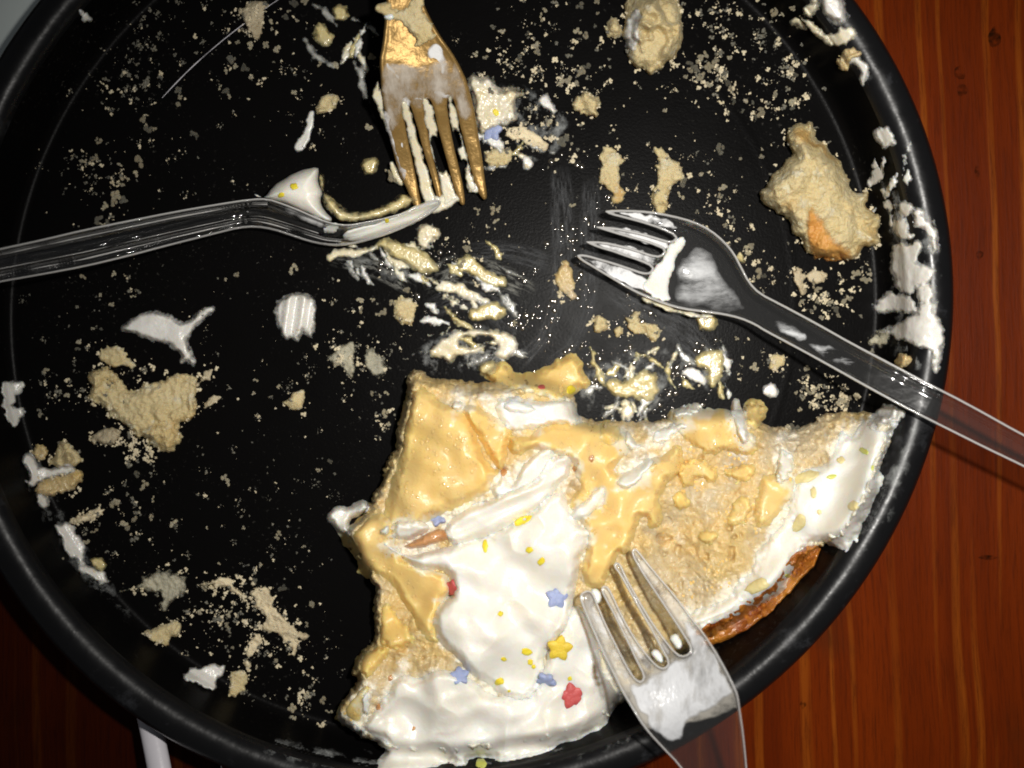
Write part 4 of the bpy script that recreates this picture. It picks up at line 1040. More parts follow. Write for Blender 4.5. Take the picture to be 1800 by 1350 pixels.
lump('custard_drop', [[(552, 50), (565, 40), (578, 52), (584, 70), (572, 80), (556, 76)]], 'custard_smear', 'pale wet custard drop at the top left of the gold fork', 'custard', t=1.0, w=9, jag=((2, 10, 2),))
lump('custard_drop', [[(583, 20), (594, 8), (610, 14), (608, 32), (592, 36)]], 'custard_smear', 'custard drop at the very top left of the gold fork', 'custard', t=1.4, w=8, jag=((2, 10, 2),))
# white smears on the floor
lump('cream_smear', [[(212, 578), (228, 566), (242, 556), (262, 548), (284, 548), (300, 558), (318, 566), (338, 562), (352, 548), (362, 538), (376, 540), (370, 552), (352, 566), (338, 580), (326, 598), (330, 612), (338, 622), (342, 640), (330, 636), (312, 640), (322, 622), (304, 612), (292, 600), (270, 600), (248, 590), (228, 584)]],
     'cream_pan', 'white cream smear with pointed ends above the broad cake patch', 'cream', t=2.0, w=10, jag=((1.8, 14, 3),), surf=creamy(0.4, 60, 30))
lump('cream_smear', [[(483, 545), (488, 530), (505, 520), (528, 516), (545, 522), (556, 535), (552, 562), (549, 594), (540, 592), (532, 575), (528, 590), (520, 600), (512, 592), (504, 598), (495, 585), (485, 568)]],
     'cream_pan', 'shell shaped cream dab with fork grooves left of the slice', 'cream', t=lambda X, Y, d: 2.4 + 0.7 * np.sin((X + 0.15 * Y) / 4.2), w=9, jag=((1.5, 10, 2),))
lump('cream_smear', [[(948, 172), (962, 168), (974, 182), (976, 198), (962, 194), (950, 186)]], 'cream_pan', 'small white cream dab right of the gold fork', 'cream', t=1.0, w=6)
lump('cream_smear', [[(916, 276), (930, 275), (936, 290), (922, 298)]], 'cream_pan', 'square white cream chip by the gold fork tine tip', 'cream', t=1.2, w=5, jag=((1, 8, 2),))
lump('cream_smear', [[(1340, 690), (1350, 672), (1362, 680), (1366, 694), (1354, 698)]], 'cream_pan', 'small white cream drop between clear fork handle and slice', 'cream', t=1.0, w=6, jag=((1, 8, 2),))
# rim side smears on the right
lump('cream_smear', [[(1606, 372), (1618, 370), (1625, 385), (1640, 395), (1648, 420), (1650, 445), (1636, 448), (1640, 425), (1632, 405), (1622, 398), (1612, 395), (1604, 385)], [(1572, 395), (1585, 385), (1594, 390), (1592, 408), (1600, 415), (1590, 418), (1576, 405)], [(1580, 360), (1594, 358), (1606, 370), (1592, 378), (1582, 372)],
                     [(1568, 460), (1572, 440), (1590, 432), (1612, 428), (1618, 440), (1604, 450), (1610, 468), (1640, 475), (1634, 490), (1610, 500), (1600, 512), (1580, 508), (1580, 480), (1570, 470)], [(1545, 525), (1570, 520), (1590, 520), (1602, 540), (1612, 548), (1590, 546), (1565, 545), (1545, 545)],
                     [(1612, 510), (1638, 500), (1642, 520), (1636, 540), (1650, 560), (1655, 590), (1655, 620), (1648, 650), (1640, 640), (1642, 620), (1625, 605), (1606, 602), (1600, 590), (1560, 590), (1540, 582), (1580, 572), (1600, 560), (1618, 545), (1620, 525)]],
     'cream_pan', 'ragged cream smear high on the right pan wall', 'cream', t=1.6, w=10, grow=7, follow=14, jag=((4, 20, 3), (2, 7, 2)), surf=creamy(0.5, 61, 25))
lump('cake_lump', [[(1570, 628), (1582, 616), (1598, 620), (1604, 636), (1592, 648), (1576, 644)]], 'sponge', 'small brown cake bit on the right wall above the fork handle', 'cake lump', t=2, w=8, jag=CRUM)
lump('cake_lump', [[(1522, 605), (1535, 585), (1555, 580), (1562, 595), (1550, 610), (1530, 612)]], 'crumb_film', 'translucent cake flake at the right wall foot', 'cake lump', t=1.4, w=8, jag=CRUM)
lump('cream_smear', [[(1536, 231), (1546, 225), (1553, 231), (1559, 225), (1567, 231), (1571, 243), (1580, 253), (1570, 258), (1562, 254), (1555, 260), (1550, 252), (1540, 243)]], 'cream_pan', 'pointed cream dab stuck high on the upper right pan wall', 'cream', t=1.6, w=8, follow=6)
lump('cream_smear', [[(1440, 0), (1450, -12), (1478, -12), (1488, 15), (1490, 35), (1478, 45), (1460, 38), (1448, 25)]], 'cream_pan', 'thick cream blob on the upper right pan wall', 'cream', t=3.4, w=14)
lump('cream_smear', [[(1385, 38), (1398, 30), (1420, 38), (1440, 52), (1455, 62), (1470, 62), (1482, 48), (1500, 48), (1504, 60), (1490, 66), (1480, 78), (1465, 72), (1445, 70), (1428, 62), (1425, 55), (1400, 42)], [(1412, 12), (1430, 4), (1442, 12), (1434, 25), (1418, 28)]], 'cream_yellow', 'branching cream smear below the blob on the upper right wall', 'cream', t=1.6, w=8, jag=TORN)
lump('cream_smear', [[(1486, 105), (1500, 98), (1515, 104), (1524, 115), (1526, 135), (1520, 150), (1510, 146), (1514, 125), (1504, 112), (1490, 112)]], 'cream_pan', 'drip shaped cream streak on the upper right wall', 'cream', t=1.6, w=7)
lump('cake_lump', [[(1470, 120), (1478, 95), (1490, 82), (1508, 84), (1516, 98), (1500, 104), (1490, 112), (1494, 125), (1482, 126)]], 'sponge', 'orange crusted cake bit beside the drip on the upper right wall', 'cake lump', t=2.4, w=8, jag=CRUM, surf=crumbly(0.4, 62))
lump('cream_smear', [[(1525, 755), (1540, 722), (1560, 715), (1590, 722), (1585, 738), (1560, 740), (1545, 745)]], 'cream_pan', 'cream ridge where the slice meets the right wall', 'cream', t=1.4, w=8, jag=TORN)
# top-left wall dab
lump('cream_smear', [[(136, 15), (146, 18), (156, 25), (158, 36), (148, 38), (142, 28)]], 'cream_pan', 'small cream dab on the upper left pan wall', 'cream', t=0.8, w=5)
# beside the gold fork
lump('cream_smear', [[(822, 140), (830, 130), (842, 138), (862, 134), (868, 150), (880, 160), (895, 150), (915, 158), (922, 166), (905, 178), (908, 192), (912, 205), (896, 215), (880, 218), (868, 225), (850, 235), (840, 225), (835, 190)]], 'cream_yellow', 'lumpy cream and custard heap right of the gold fork', 'cream', t=3.0, w=12, jag=((3, 14, 3), (1.5, 6, 2)), surf=crumbly(0.5, 63))
lump('cake_lump', [[(848, 270), (865, 262), (890, 258), (905, 270), (898, 288), (880, 295), (852, 292)]], 'sponge_dry', 'flat cake patch right of the gold fork tines', 'cake lump', t=1.5, w=8, jag=CRUM, surf=crumbly(0.5, 64))
lump('cake_lump', [[(886, 235), (905, 222), (922, 222), (935, 235), (955, 248), (965, 260), (950, 266), (930, 250), (910, 242), (898, 248)]], 'crumb', 'crumb string leading right from the blue star by the gold fork', 'cake lump', t=1.2, w=6, jag=CRUM, surf=crumbly(0.5, 65))
lump('cream_smear', [[(854, 240), (880, 240), (884, 255), (882, 268), (872, 262), (858, 256)]], 'cream_pan', 'white cream under the blue star by the gold fork', 'cream', t=1.2, w=6)
star(866, 232, 21, 15, M['blue'], 'blue sugar star sprinkle on the pan right of the gold fork', (-9, -12), 1.3, -0.2)
bit(872, 198, 7, 5, 60, M['zest'], 'lemon_zest', 'yellow zest fleck in the heap right of the gold fork', None)
# custard smears between the left fork and the slice
lump('custard_smear', [[(690, 420), (712, 432), (740, 440), (758, 452), (772, 472), (770, 478), (752, 482), (735, 480), (715, 466), (695, 452), (672, 440), (660, 425)]], 'custard_smear', 'yellow custard smear hanging below the left clear fork tines', 'custard', t=1.6, w=10, jag=((2, 14, 3),))
lump('custard_smear', [[(575, 452), (586, 440), (610, 438), (640, 440), (668, 430), (650, 446), (620, 450), (590, 452), (580, 462)]], 'cream_yellow', 'thin pale custard strip right under the left clear fork', 'custard', t=0.7, w=6)
lump('cream_smear', [[(735, 402), (755, 395), (770, 402), (776, 412), (758, 425), (748, 440), (738, 430), (730, 415)]], 'cream_yellow', 'crumbly cream scrap under the left fork tine tips', 'cream', t=1.5, w=7, jag=CRUM, surf=crumbly(0.4, 66))
lump('custard_smear', [[(822, 556), (830, 542), (845, 535), (862, 532), (880, 534), (890, 548), (875, 562), (850, 562), (835, 564)]], 'custard_smear', 'yellow custard patch above the slice, shaped like a bow', 'custard', t=1.6, w=9, jag=((2, 14, 2),))
lump('custard_smear', [[(800, 455), (818, 448), (835, 458), (848, 475), (870, 482), (890, 490), (885, 502), (868, 505), (848, 492), (820, 480), (804, 472)]], 'custard_smear', 'custard and cream streak midway between gold fork and slice', 'custard', t=1.0, w=8, jag=((3, 14, 3),))
lump('custard_smear', [[(765, 505), (785, 492), (805, 500), (830, 512), (850, 525), (862, 530), (848, 536), (825, 525), (795, 512), (775, 512)]], 'cream_yellow', 'narrow slanting cream streak above the bow shaped custard', 'custard', t=0.7, w=6, jag=((3, 14, 3),))
lump('custard_smear', [[(752, 622), (770, 600), (790, 588), (815, 580), (850, 580), (885, 585), (905, 592), (908, 612), (895, 630), (870, 625), (880, 608), (862, 598), (850, 612), (835, 622), (805, 622), (790, 638), (775, 630)]],
     'cream_yellow', 'swirled cream and custard ring just above the slice', 'custard', t=1.3, w=9, jag=((3, 16, 3),), holes=[[(802, 598), (820, 590), (858, 590), (870, 600), (845, 612), (812, 610)]], surf=creamy(0.3, 67, 20))
lump('custard_smear', [[(838, 655), (845, 640), (862, 632), (880, 636), (872, 652), (858, 664)]], 'custard_smear', 'round custard drop touching the top of the slice', 'custard', t=2.2, w=10)
lump('cake_lump', [[(1060, 672), (1075, 668), (1100, 672), (1122, 655), (1140, 652), (1155, 662), (1158, 690), (1145, 705), (1122, 700), (1095, 698), (1072, 690)]], 'custard_smear', 'flattened cake and custard cake patch above the slice notch', 'cake lump', t=1.5, w=9, jag=((2, 12, 3),), surf=crumbly(0.3, 68))
lump('cream_smear', [[(1052, 640), (1062, 638), (1068, 655), (1072, 668), (1060, 672), (1052, 658)], [(1130, 620), (1148, 612), (1170, 618), (1176, 640), (1180, 668), (1172, 690), (1166, 660), (1160, 636), (1142, 630)]], 'film', 'milky cream ring film around the flattened patch', 'cream', t=0.4, w=8, jag=TORN)
lump('custard_smear', [[(1222, 632), (1235, 618), (1262, 615), (1275, 622), (1268, 645), (1262, 670), (1252, 682), (1240, 672), (1245, 650), (1228, 648)]], 'custard_smear', 'custard drip between the clear fork and the slice', 'custard', t=1.6, w=9, jag=((3, 12, 3),))
lump('cream_smear', [[(1196, 655), (1215, 648), (1232, 655), (1240, 675), (1228, 670), (1210, 664)]], 'cream_pan', 'little white streak left of the custard drip', 'cream', t=0.7, w=5)
lump('custard_smear', [[(1222, 556), (1240, 552), (1262, 558), (1258, 572), (1244, 582), (1228, 576)]], 'custard_smear', 'custard drop peeking out below the clear fork head', 'custard', t=2.0, w=8)
lump('cream_smear', [[(1085, 720), (1100, 705), (1118, 718), (1108, 738), (1092, 735)]], 'cream_yellow', 'pale scrap in the notch above the slice', 'cream', t=1.0, w=6, jag=TORN)

# ------------------------------------------------------------------ forks
def sinterp(x, xs, ys, r):
    return sum(np.interp(x + o_ * r, xs, ys) * w_ for o_, w_ in ((-1, .1), (-.6, .2), (-.2, .2), (.2, .2), (.6, .2), (1, .1)))

def fork_coat(poly, zf, mat, name, parent, t=0.5, w=6, lift=0.0, jag=((2.5, 12, 3),), surf=None, **k):
    return relief(name, [poly], M[mat], t=t, w=w, jag=jag, base=lambda X, Y: zf(X, Y) + lift, embed=0.35, parent=parent, surf=surf, **k)

# gold fork, tines down, handle leaving through the top of the picture
GF = [(672, -120), (677, -60), (680, 0), (676, 40), (672, 80), (667, 105), (669, 140), (675, 190), (684, 240), (700, 300), (714, 330), (722, 350), (728, 365), (735, 372), (742, 368), (739, 350), (735, 330), (727, 290), (718, 250), (711, 210), (706, 185), (711, 172), (720, 182),
      (732, 220), (745, 270), (758, 310), (766, 340), (772, 365), (777, 371), (782, 366), (779, 345), (770, 310), (760, 270), (751, 225), (746, 188), (752, 172), (760, 182), (768, 220), (780, 265), (790, 300), (800, 340), (808, 357), (814, 362), (818, 357), (815, 330), (806, 290), (796, 250), (789, 210),
      (785, 182), (790, 166), (799, 180), (808, 220), (818, 260), (828, 300), (838, 335), (848, 350), (853, 352), (857, 346), (853, 320), (847, 275), (840, 230), (832, 185), (822, 145), (808, 115), (795, 92), (775, 65), (755, 30), (742, 0), (730, -60), (724, -120)]
def gf_z(X, Y):
    s = Y - 0.0
    z = sinterp(s, [-120, -20, 60, 80, 100, 132, 170, 230, 300, 372], [27, 25.4, 23.6, 23.0, 21.9, 20.0, 16.2, 9.6, 4.8, 2.2], 18)
    z = z - 0.022 * (X - (715 + 0.25 * Y)) * sstep(70, 110, Y) * (1 - sstep(170, 300, Y))
    return z
gold_fork = tag(empty('gold_fork', Wxyz(745, 200, 0)), 'gold coloured plastic fork smeared with cream, tines pointing down', 'fork')
relief('fork_body', [GF], M['gold'], t=0.9, w=7, step=1, jag=(), sm=1, base=gf_z, slab=1.4, parent=gold_fork,
       surf=lambda X, Y, d: 0.5 * np.exp(-((d - 2) / 6) ** 2) * sstep(20, 90, 200 - Y) + 0.18 * fbm(X, Y, 30, 2) - 0.5 * gauss(X, Y, 735, 60, 20, 45))
def gcoat(poly, mat, t=0.7, w=5, lift=0.5, seed=0, **k):
    return fork_coat(poly, gf_z, mat, 'cream_coat', gold_fork, t=t, w=w, lift=lift, seed=seed, **k)
gcoat([(668, 190), (684, 195), (700, 220), (712, 260), (720, 300), (712, 322), (700, 295), (685, 245)], 'film_fork', 0.4)
gcoat([(702, 175), (716, 178), (728, 215), (742, 265), (756, 310), (764, 345), (770, 362), (752, 368), (742, 352), (732, 300), (720, 250), (708, 205)], 'cream_yellow', 1.0, lift=0.2)
gcoat([(740, 172), (756, 172), (762, 195), (768, 225), (772, 250), (762, 238), (756, 245), (762, 272), (775, 305), (788, 300), (800, 335), (806, 352), (790, 356), (780, 362), (772, 330), (764, 290), (754, 250), (747, 215)], 'cream_yellow', 1.0, lift=0.1)
gcoat([(783, 170), (795, 168), (800, 195), (812, 240), (822, 275), (832, 315), (838, 330), (826, 336), (816, 320), (818, 295), (806, 272), (800, 245), (793, 215)], 'cream_yellow', 0.9, lift=0.1, holes=[[(796, 225), (804, 228), (812, 255), (806, 262), (798, 250)], [(812, 280), (820, 284), (818, 296), (811, 294)]])
gcoat([(700, 130), (715, 150), (745, 160), (760, 172), (740, 178), (715, 176), (702, 170), (690, 140), (680, 120)], 'film_fork', 0.3)
gcoat([(765, 70), (780, 80), (786, 110), (782, 135), (768, 130), (755, 105), (745, 90)], 'film_fork', 0.4)
gcoat([(670, 112), (700, 108), (740, 118), (790, 100), (812, 125), (826, 175), (832, 200), (815, 215), (800, 180), (788, 165), (775, 190), (752, 172), (738, 200), (712, 172), (706, 215), (684, 235), (672, 170)], 'film_gold', 0.15, lift=1.05)
gcoat([(668, 110), (684, 108), (700, 125), (712, 150), (725, 185), (712, 190), (695, 160), (676, 140)], 'film_fork', 0.3)
gcoat([(752, 145), (770, 152), (795, 165), (784, 178), (770, 172), (758, 168)], 'film_fork', 0.3)
relief('cake_residue', [[(655, 14), (672, 2), (690, 4), (688, 16), (705, 15), (722, 8), (724, -20), (742, -20), (748, 25), (756, 40), (764, 58), (768, 70), (750, 76), (738, 82), (728, 78), (732, 66), (718, 52), (706, 38), (695, 34), (680, 36), (672, 26)]], M['sponge_dry'], t=1.8, w=8, jag=CRUM, base=lambda X, Y: gf_z(X, Y) + 0.4, surf=crumbly(0.4, 70), parent=gold_fork, embed=0.4)
gcoat([(674, 24), (692, 20), (696, 32), (684, 38), (675, 34)], 'cream', 1.6, lift=0.8)
gcoat([(654, 165), (664, 135), (672, 160), (676, 190), (684, 225), (678, 228), (668, 205), (660, 180)], 'cream_yellow', 1.2, lift=-2.0)
gcoat([(686, 280), (700, 300), (712, 325), (704, 328), (692, 318), (684, 300)], 'cream_yellow', 1.2, lift=-2.0)
gcoat([(820, 318), (836, 318), (846, 335), (838, 345), (828, 340), (820, 338)], 'cream_yellow', 1.0, lift=-0.3, jag=CRUM)
gcoat([(762, 345), (785, 332), (805, 338), (812, 352), (795, 362), (782, 372), (768, 376), (745, 378), (738, 370), (748, 352)], 'cream_yellow', 1.6, lift=-0.6, w=8)

# clear fork on the right, handle resting across the rim
RF = [(1062, 372), (1066, 369), (1100, 368), (1140, 370), (1180, 377), (1220, 388), (1250, 403), (1275, 424), (1292, 445), (1305, 470), (1318, 495), (1336, 514), (1373, 533), (1433, 565), (1500, 603), (1567, 638), (1633, 673), (1700, 707), (1800, 763), (1900, 815), (1900, 872), (1800, 822), (1733, 790), (1667, 757), (1600, 723), (1533, 687), (1467, 650), (1400, 613),
      (1343, 583), (1326, 572), (1300, 561), (1270, 554), (1240, 550), (1200, 545), (1165, 535), (1140, 525), (1115, 514), (1090, 500), (1065, 485), (1040, 470), (1020, 458), (1012, 449), (1020, 446), (1035, 448), (1055, 454), (1080, 461), (1110, 471), (1130, 478), (1142, 478), (1146, 470), (1125, 460), (1100, 452), (1075, 443), (1050, 436), (1030, 427), (1030, 423), (1060, 424), (1090, 430), (1120, 438),
      (1145, 447), (1160, 449), (1168, 440), (1150, 432), (1130, 425), (1100, 417), (1070, 408), (1048, 401), (1047, 397), (1080, 399), (1110, 405), (1140, 412), (1165, 420), (1180, 424), (1188, 416), (1160, 403), (1130, 393), (1100, 385), (1072, 378)]
_u = np.array([1800 - 1343, 795 - 552.0]); _u /= np.linalg.norm(_u)
def rf_uv(X, Y):
    s = (X - 1150) * _u[0] + (Y - 455) * _u[1]          # along the fork, from the tine roots to the handle
    v = -(X - 1150) * _u[1] + (Y - 455) * _u[0]
    return s, v
def rf_z(X, Y):
    s, v = rf_uv(X, Y)
    z = sinterp(s, [-140, -70, 0, 60, 130, 190, 240, 420, 560, 800], [9.5, 6.5, 3.6, 2.8, 4.2, 8.0, 11.0, 19.5, 24.0, 25.5], 22)
    cup = (v / 85.0) ** 2 * 5.0 * sstep(-60, 40, s) * (1 - sstep(120, 210, s))
    return z + cup
def rf_s(X, Y, d):
    s, v = rf_uv(X, Y)
    hd = sstep(150, 230, s)
    ridge = 1.5 * np.exp(-((d - 3) / 4.0) ** 2) * (0.45 + 0.55 * hd)
    mid = 0.9 * np.exp(-((d - 17) / 2.5) ** 2) * sstep(330, 420, s) * (v < 0)
    return ridge + mid + 0.12 * fbm(X, Y, 40, 2)
clear_a = tag(empty('clear_fork', Wxyz(1250, 500, 0)), 'clear plastic fork with creamy head, handle resting across the right rim', 'fork')
relief('fork_body', [RF], M['clear'], t=0.6, w=6, step=1, jag=(), sm=1, base=rf_z, slab=1.5, surf=rf_s, parent=clear_a)
relief('glint_edge_bead', [RF], M['edge_glint'], t=0.7, w=2.6, step=1, jag=(), sm=1, base=lambda X, Y: rf_z(X, Y) + 1.5, parent=clear_a, band=5.0, embed=0.9)  # pale strip painting the bright glint along the fork's edge
def rcoat(poly, mat, t=0.6, w=6, lift=0.7, **k):
    return fork_coat(poly, rf_z, mat, 'cream_coat', clear_a, t=t, w=w, lift=lift, **k)
rcoat([(1186, 418), (1200, 412), (1208, 428), (1202, 440), (1190, 450), (1186, 470), (1178, 490), (1174, 515), (1178, 528), (1160, 528), (1138, 515), (1125, 502), (1138, 490), (1150, 470), (1170, 450), (1176, 434)], 'cream', 1.0, w=9, surf=creamy(0.15, 71, 20))
rcoat([(1192, 462), (1215, 440), (1240, 435), (1262, 450), (1272, 478), (1285, 500), (1312, 528), (1300, 546), (1250, 546), (1195, 535), (1180, 515), (1186, 485)], 'film_bowl', 0.3, w=14, jag=((7, 26, 3),))
rcoat([(1195, 470), (1225, 448), (1255, 455), (1262, 480), (1240, 496), (1210, 490)], 'film_bowl', 0.3, w=12, lift=0.85, jag=((6, 22, 3),))
rcoat([(1020, 452), (1050, 456), (1085, 466), (1125, 482), (1142, 492), (1140, 512), (1115, 510), (1085, 494), (1050, 472)], 'film_fork', 0.4, w=2.5)
rcoat([(1070, 372), (1110, 372), (1150, 378), (1180, 388), (1195, 402), (1180, 405), (1150, 394), (1110, 382)], 'film_fork', 0.4, w=2.5)
rcoat([(1046, 398), (1090, 399), (1130, 408), (1170, 422), (1176, 438), (1150, 433), (1120, 424), (1080, 411)], 'film_fork', 0.3, w=2.5)
rcoat([(1030, 425), (1070, 424), (1110, 434), (1155, 449), (1156, 470), (1120, 460), (1080, 445)], 'film_fork', 0.3, w=2.5)
rcoat([(1360, 560), (1378, 565), (1400, 575), (1420, 590), (1412, 600), (1385, 592), (1365, 578)], 'film_fork_thin', 0.4)
rcoat([(1420, 600), (1450, 605), (1480, 615), (1510, 640), (1490, 645), (1450, 630), (1425, 615)], 'film_fork_thin', 0.4)
rcoat([(1115, 512), (1150, 527), (1200, 545), (1250, 552), (1258, 558), (1225, 560), (1190, 552), (1150, 540), (1122, 522)], 'cream_yellow', 0.8, lift=-1.0)
rcoat([(1293, 446), (1300, 440), (1310, 446), (1312, 460), (1302, 466), (1295, 458)], 'custard_smear', 1.0)

# clear fork at the bottom, stuck in the slice
BF = [(1018, 1050), (1022, 1041), (1034, 1036), (1044, 1042), (1052, 1064), (1065, 1095), (1080, 1125), (1095, 1155), (1110, 1182), (1119, 1194), (1127, 1197), (1131, 1188), (1118, 1163), (1105, 1135), (1090, 1105), (1075, 1075), (1061, 1050), (1055, 1035), (1061, 1028), (1070, 1031), (1080, 1050), (1092, 1077), (1107, 1105), (1124, 1132), (1142, 1155), (1156, 1170), (1167, 1174), (1175, 1165),
      (1160, 1138), (1145, 1110), (1125, 1075), (1105, 1040), (1090, 1012), (1077, 995), (1082, 987), (1091, 990), (1101, 1013), (1116, 1040), (1132, 1068), (1150, 1097), (1168, 1122), (1184, 1142), (1197, 1153), (1211, 1148), (1213, 1138), (1202, 1120), (1186, 1095), (1166, 1065), (1146, 1035), (1126, 1005), (1112, 980), (1109, 968), (1115, 962), (1123, 968), (1140, 990), (1160, 1014), (1185, 1043),
      (1200, 1063), (1216, 1085), (1236, 1110), (1256, 1140), (1276, 1175), (1291, 1205), (1298, 1222), (1302, 1250), (1308, 1290), (1314, 1350), (1316, 1390), (1310, 1430), (1306, 1470), (1280, 1470), (1268, 1440), (1240, 1410), (1212, 1375), (1192, 1345), (1163, 1315), (1140, 1290), (1125, 1270), (1110, 1245), (1095, 1220), (1080, 1190), (1065, 1160), (1050, 1128), (1037, 1098), (1025, 1070)]
_b = np.array([120.0, 290.0]); _b /= np.linalg.norm(_b)
def bf_uv(X, Y):
    return (X - 1150) * _b[0] + (Y - 1170) * _b[1], -(X - 1150) * _b[1] + (Y - 1170) * _b[0]
def bf_z(X, Y):
    s, v = bf_uv(X, Y)
    z = sinterp(s, [-220, -150, -60, 0, 40, 75, 90, 110, 150, 230, 330], [21.5, 23.5, 27.0, 30.0, 32.6, 34.2, 34.4, 33.6, 30.5, 23.5, 16.0], 12)
    return z + (v / 85.0) ** 2 * 3.0 * sstep(-80, 20, s)
def bf_s(X, Y, d):
    s, v = bf_uv(X, Y)
    return 0.9 * np.exp(-((d - 3) / 3.5) ** 2) + 0.10 * fbm(X, Y, 40, 2)
clear_b = tag(empty('clear_fork', Wxyz(1150, 1150, 15)), 'clear plastic fork resting on the slice with cream filled head, handle out of frame', 'fork')
relief('fork_body', [BF], M['clear'], t=0.6, w=6, step=1, jag=(), sm=1, base=bf_z, slab=1.5, surf=bf_s, parent=clear_b)
relief('glint_edge_bead', [BF], M['edge_glint'], t=0.6, w=2.2, step=1, jag=(), sm=1, base=lambda X, Y: bf_z(X, Y) + 1.1, parent=clear_b, band=4.4, embed=0.7)
def bcoat(poly, mat, t=0.5, w=6, lift=0.7, **k):
    return fork_coat(poly, bf_z, mat, 'cream_coat', clear_b, t=t, w=w, lift=lift, **k)
bcoat([(1106, 1205), (1128, 1202), (1140, 1185), (1165, 1182), (1182, 1165), (1212, 1156), (1218, 1138), (1200, 1105), (1188, 1085), (1210, 1088), (1232, 1112), (1252, 1145), (1272, 1182), (1284, 1205), (1288, 1222), (1268, 1230), (1258, 1245), (1225, 1255), (1205, 1275), (1200, 1300), (1188, 1302), (1170, 1300), (1150, 1285), (1135, 1265), (1118, 1240)],
      'film_head', 0.5, w=5, surf=creamy(0.10, 72, 40), jag=((4, 20, 3),))
bcoat([(1028, 1050), (1042, 1052), (1056, 1080), (1075, 1120), (1095, 1160), (1108, 1190), (1100, 1200), (1085, 1175), (1065, 1135), (1045, 1095)], 'film_fork_thin', 0.3)
bcoat([(1086, 992), (1098, 1012), (1115, 1042), (1140, 1085), (1165, 1125), (1180, 1150), (1172, 1152), (1150, 1118), (1120, 1065), (1095, 1022)], 'film_fork_thin', 0.3)
bcoat([(1064, 1036), (1076, 1050), (1095, 1090), (1120, 1135), (1145, 1170), (1135, 1178), (1112, 1145), (1085, 1092)], 'film_fork_thin', 0.3)
relief('milk_film', [BF[:-20] + BF[-9:]], M['film_tine'], t=0.05, w=4, step=2, jag=((2, 12, 2),), sm=1, base=lambda X, Y: bf_z(X, Y) + 0.75, parent=clear_b, embed=0.0)
for poly in ([(1038, 1036), (1050, 1034), (1058, 1045), (1054, 1062), (1044, 1060)], [(1175, 1118), (1190, 1112), (1200, 1130), (1196, 1142), (1186, 1138)], [(1142, 1148), (1152, 1140), (1164, 1150), (1166, 1166), (1156, 1164)]):
    bcoat(poly, 'cream', 1.0, lift=0.0, jag=((1, 8, 2),))
bcoat([(1048, 1130), (1060, 1150), (1080, 1195), (1090, 1222), (1078, 1218), (1062, 1190), (1052, 1160)], 'cream_yellow', 1.0, lift=-2.0)

# clear fork lying on its side at the left
LF = [(-75, 453), (0, 436), (75, 420), (150, 402), (225, 387), (300, 372), (380, 358), (440, 349), (470, 348), (500, 358), (530, 370), (560, 384), (585, 392), (612, 395), (640, 390), (680, 382), (720, 370), (755, 352), (774, 350), (776, 361), (755, 378), (735, 389), (700, 406), (660, 420), (630, 428), (600, 433), (570, 432), (540, 425), (510, 415),
      (480, 405), (450, 400), (420, 402), (380, 412), (300, 432), (225, 452), (150, 470), (75, 484), (0, 497), (-75, 512)]
def lf_c(X):
    up = np.interp(X, [-75, 0, 150, 300, 440, 470, 530, 585, 612, 680, 720, 775], [453, 436, 402, 372, 349, 348, 370, 392, 395, 382, 370, 350])
    lo = np.interp(X, [-75, 0, 150, 300, 420, 450, 510, 570, 600, 660, 735, 776], [512, 497, 470, 432, 402, 400, 415, 432, 433, 420, 389, 361])
    return up, lo
def lf_z(X, Y):
    up, lo = lf_c(X)
    q = np.clip((lo - Y) / (lo - up), 0, 1)
    top = np.interp(X, [-75, 60, 250, 450, 560, 680, 776], [30, 25, 17, 12, 11.5, 9, 5.0])
    low = np.interp(X, [-75, 60, 250, 450, 560, 680, 776], [24, 19, 11, 4.2, 3.0, 3.2, 2.2])
    return low + (top - low) * q
def lf_s(X, Y, d):
    up, lo = lf_c(X)
    q = np.clip((lo - Y) / (lo - up), 0, 1)
    g = lambda c, w_: np.exp(-((q - c) / w_) ** 2)
    return 1.6 * g(0.08, 0.10) + 1.3 * g(0.36, 0.07) + 1.6 * g(0.93, 0.10) - 0.6 * g(0.65, 0.15) + 0.1 * fbm(X, Y, 30, 2)
clear_c = tag(empty('clear_fork', Wxyz(500, 400, 0)), 'clear plastic fork lying on its side across the left rim, loaded with cream', 'fork')
relief('fork_body', [LF], M['clear_side'], t=0.8, w=6, step=1, jag=(), sm=1, base=lf_z, slab=1.6, surf=lf_s, parent=clear_c)
relief('glint_edge_bead', [LF], M['edge_glint'], t=0.6, w=2.2, step=1, jag=(), sm=1, base=lambda X, Y: lf_z(X, Y) + 1.4, parent=clear_c, band=4.4, embed=0.7)
for (q_, hw, x0_, x1_) in ((0.22, 1.6, -70, 600), (0.40, 1.2, -70, 560), (0.80, 1.8, -70, 470)):
    xs_ = np.linspace(x0_, x1_, 60); u_, l_ = lf_c(xs_); yc = l_ + (u_ - l_) * q_
    ww_ = hw * (0.6 + 0.6 * vnoise(xs_ / 40.0, xs_ * 0 + q_ * 9))
    strip = list(zip(xs_, yc - ww_)) + list(zip(xs_[::-1], (yc + ww_)[::-1]))
    relief('glint_rib', [strip], M['edge_glint'], t=0.5, w=1.6, step=1, jag=(), sm=0, base=lambda X, Y: lf_z(X, Y) + 1.3, parent=clear_c, embed=0.5, update=False)  # white strips paint the long highlights running down the fork
def lcoat(poly, mat, t=0.7, w=6, lift=0.7, name='cream_coat', **k):
    return fork_coat(poly, lf_z, mat, name, clear_c, t=t, w=w, lift=lift, **k)
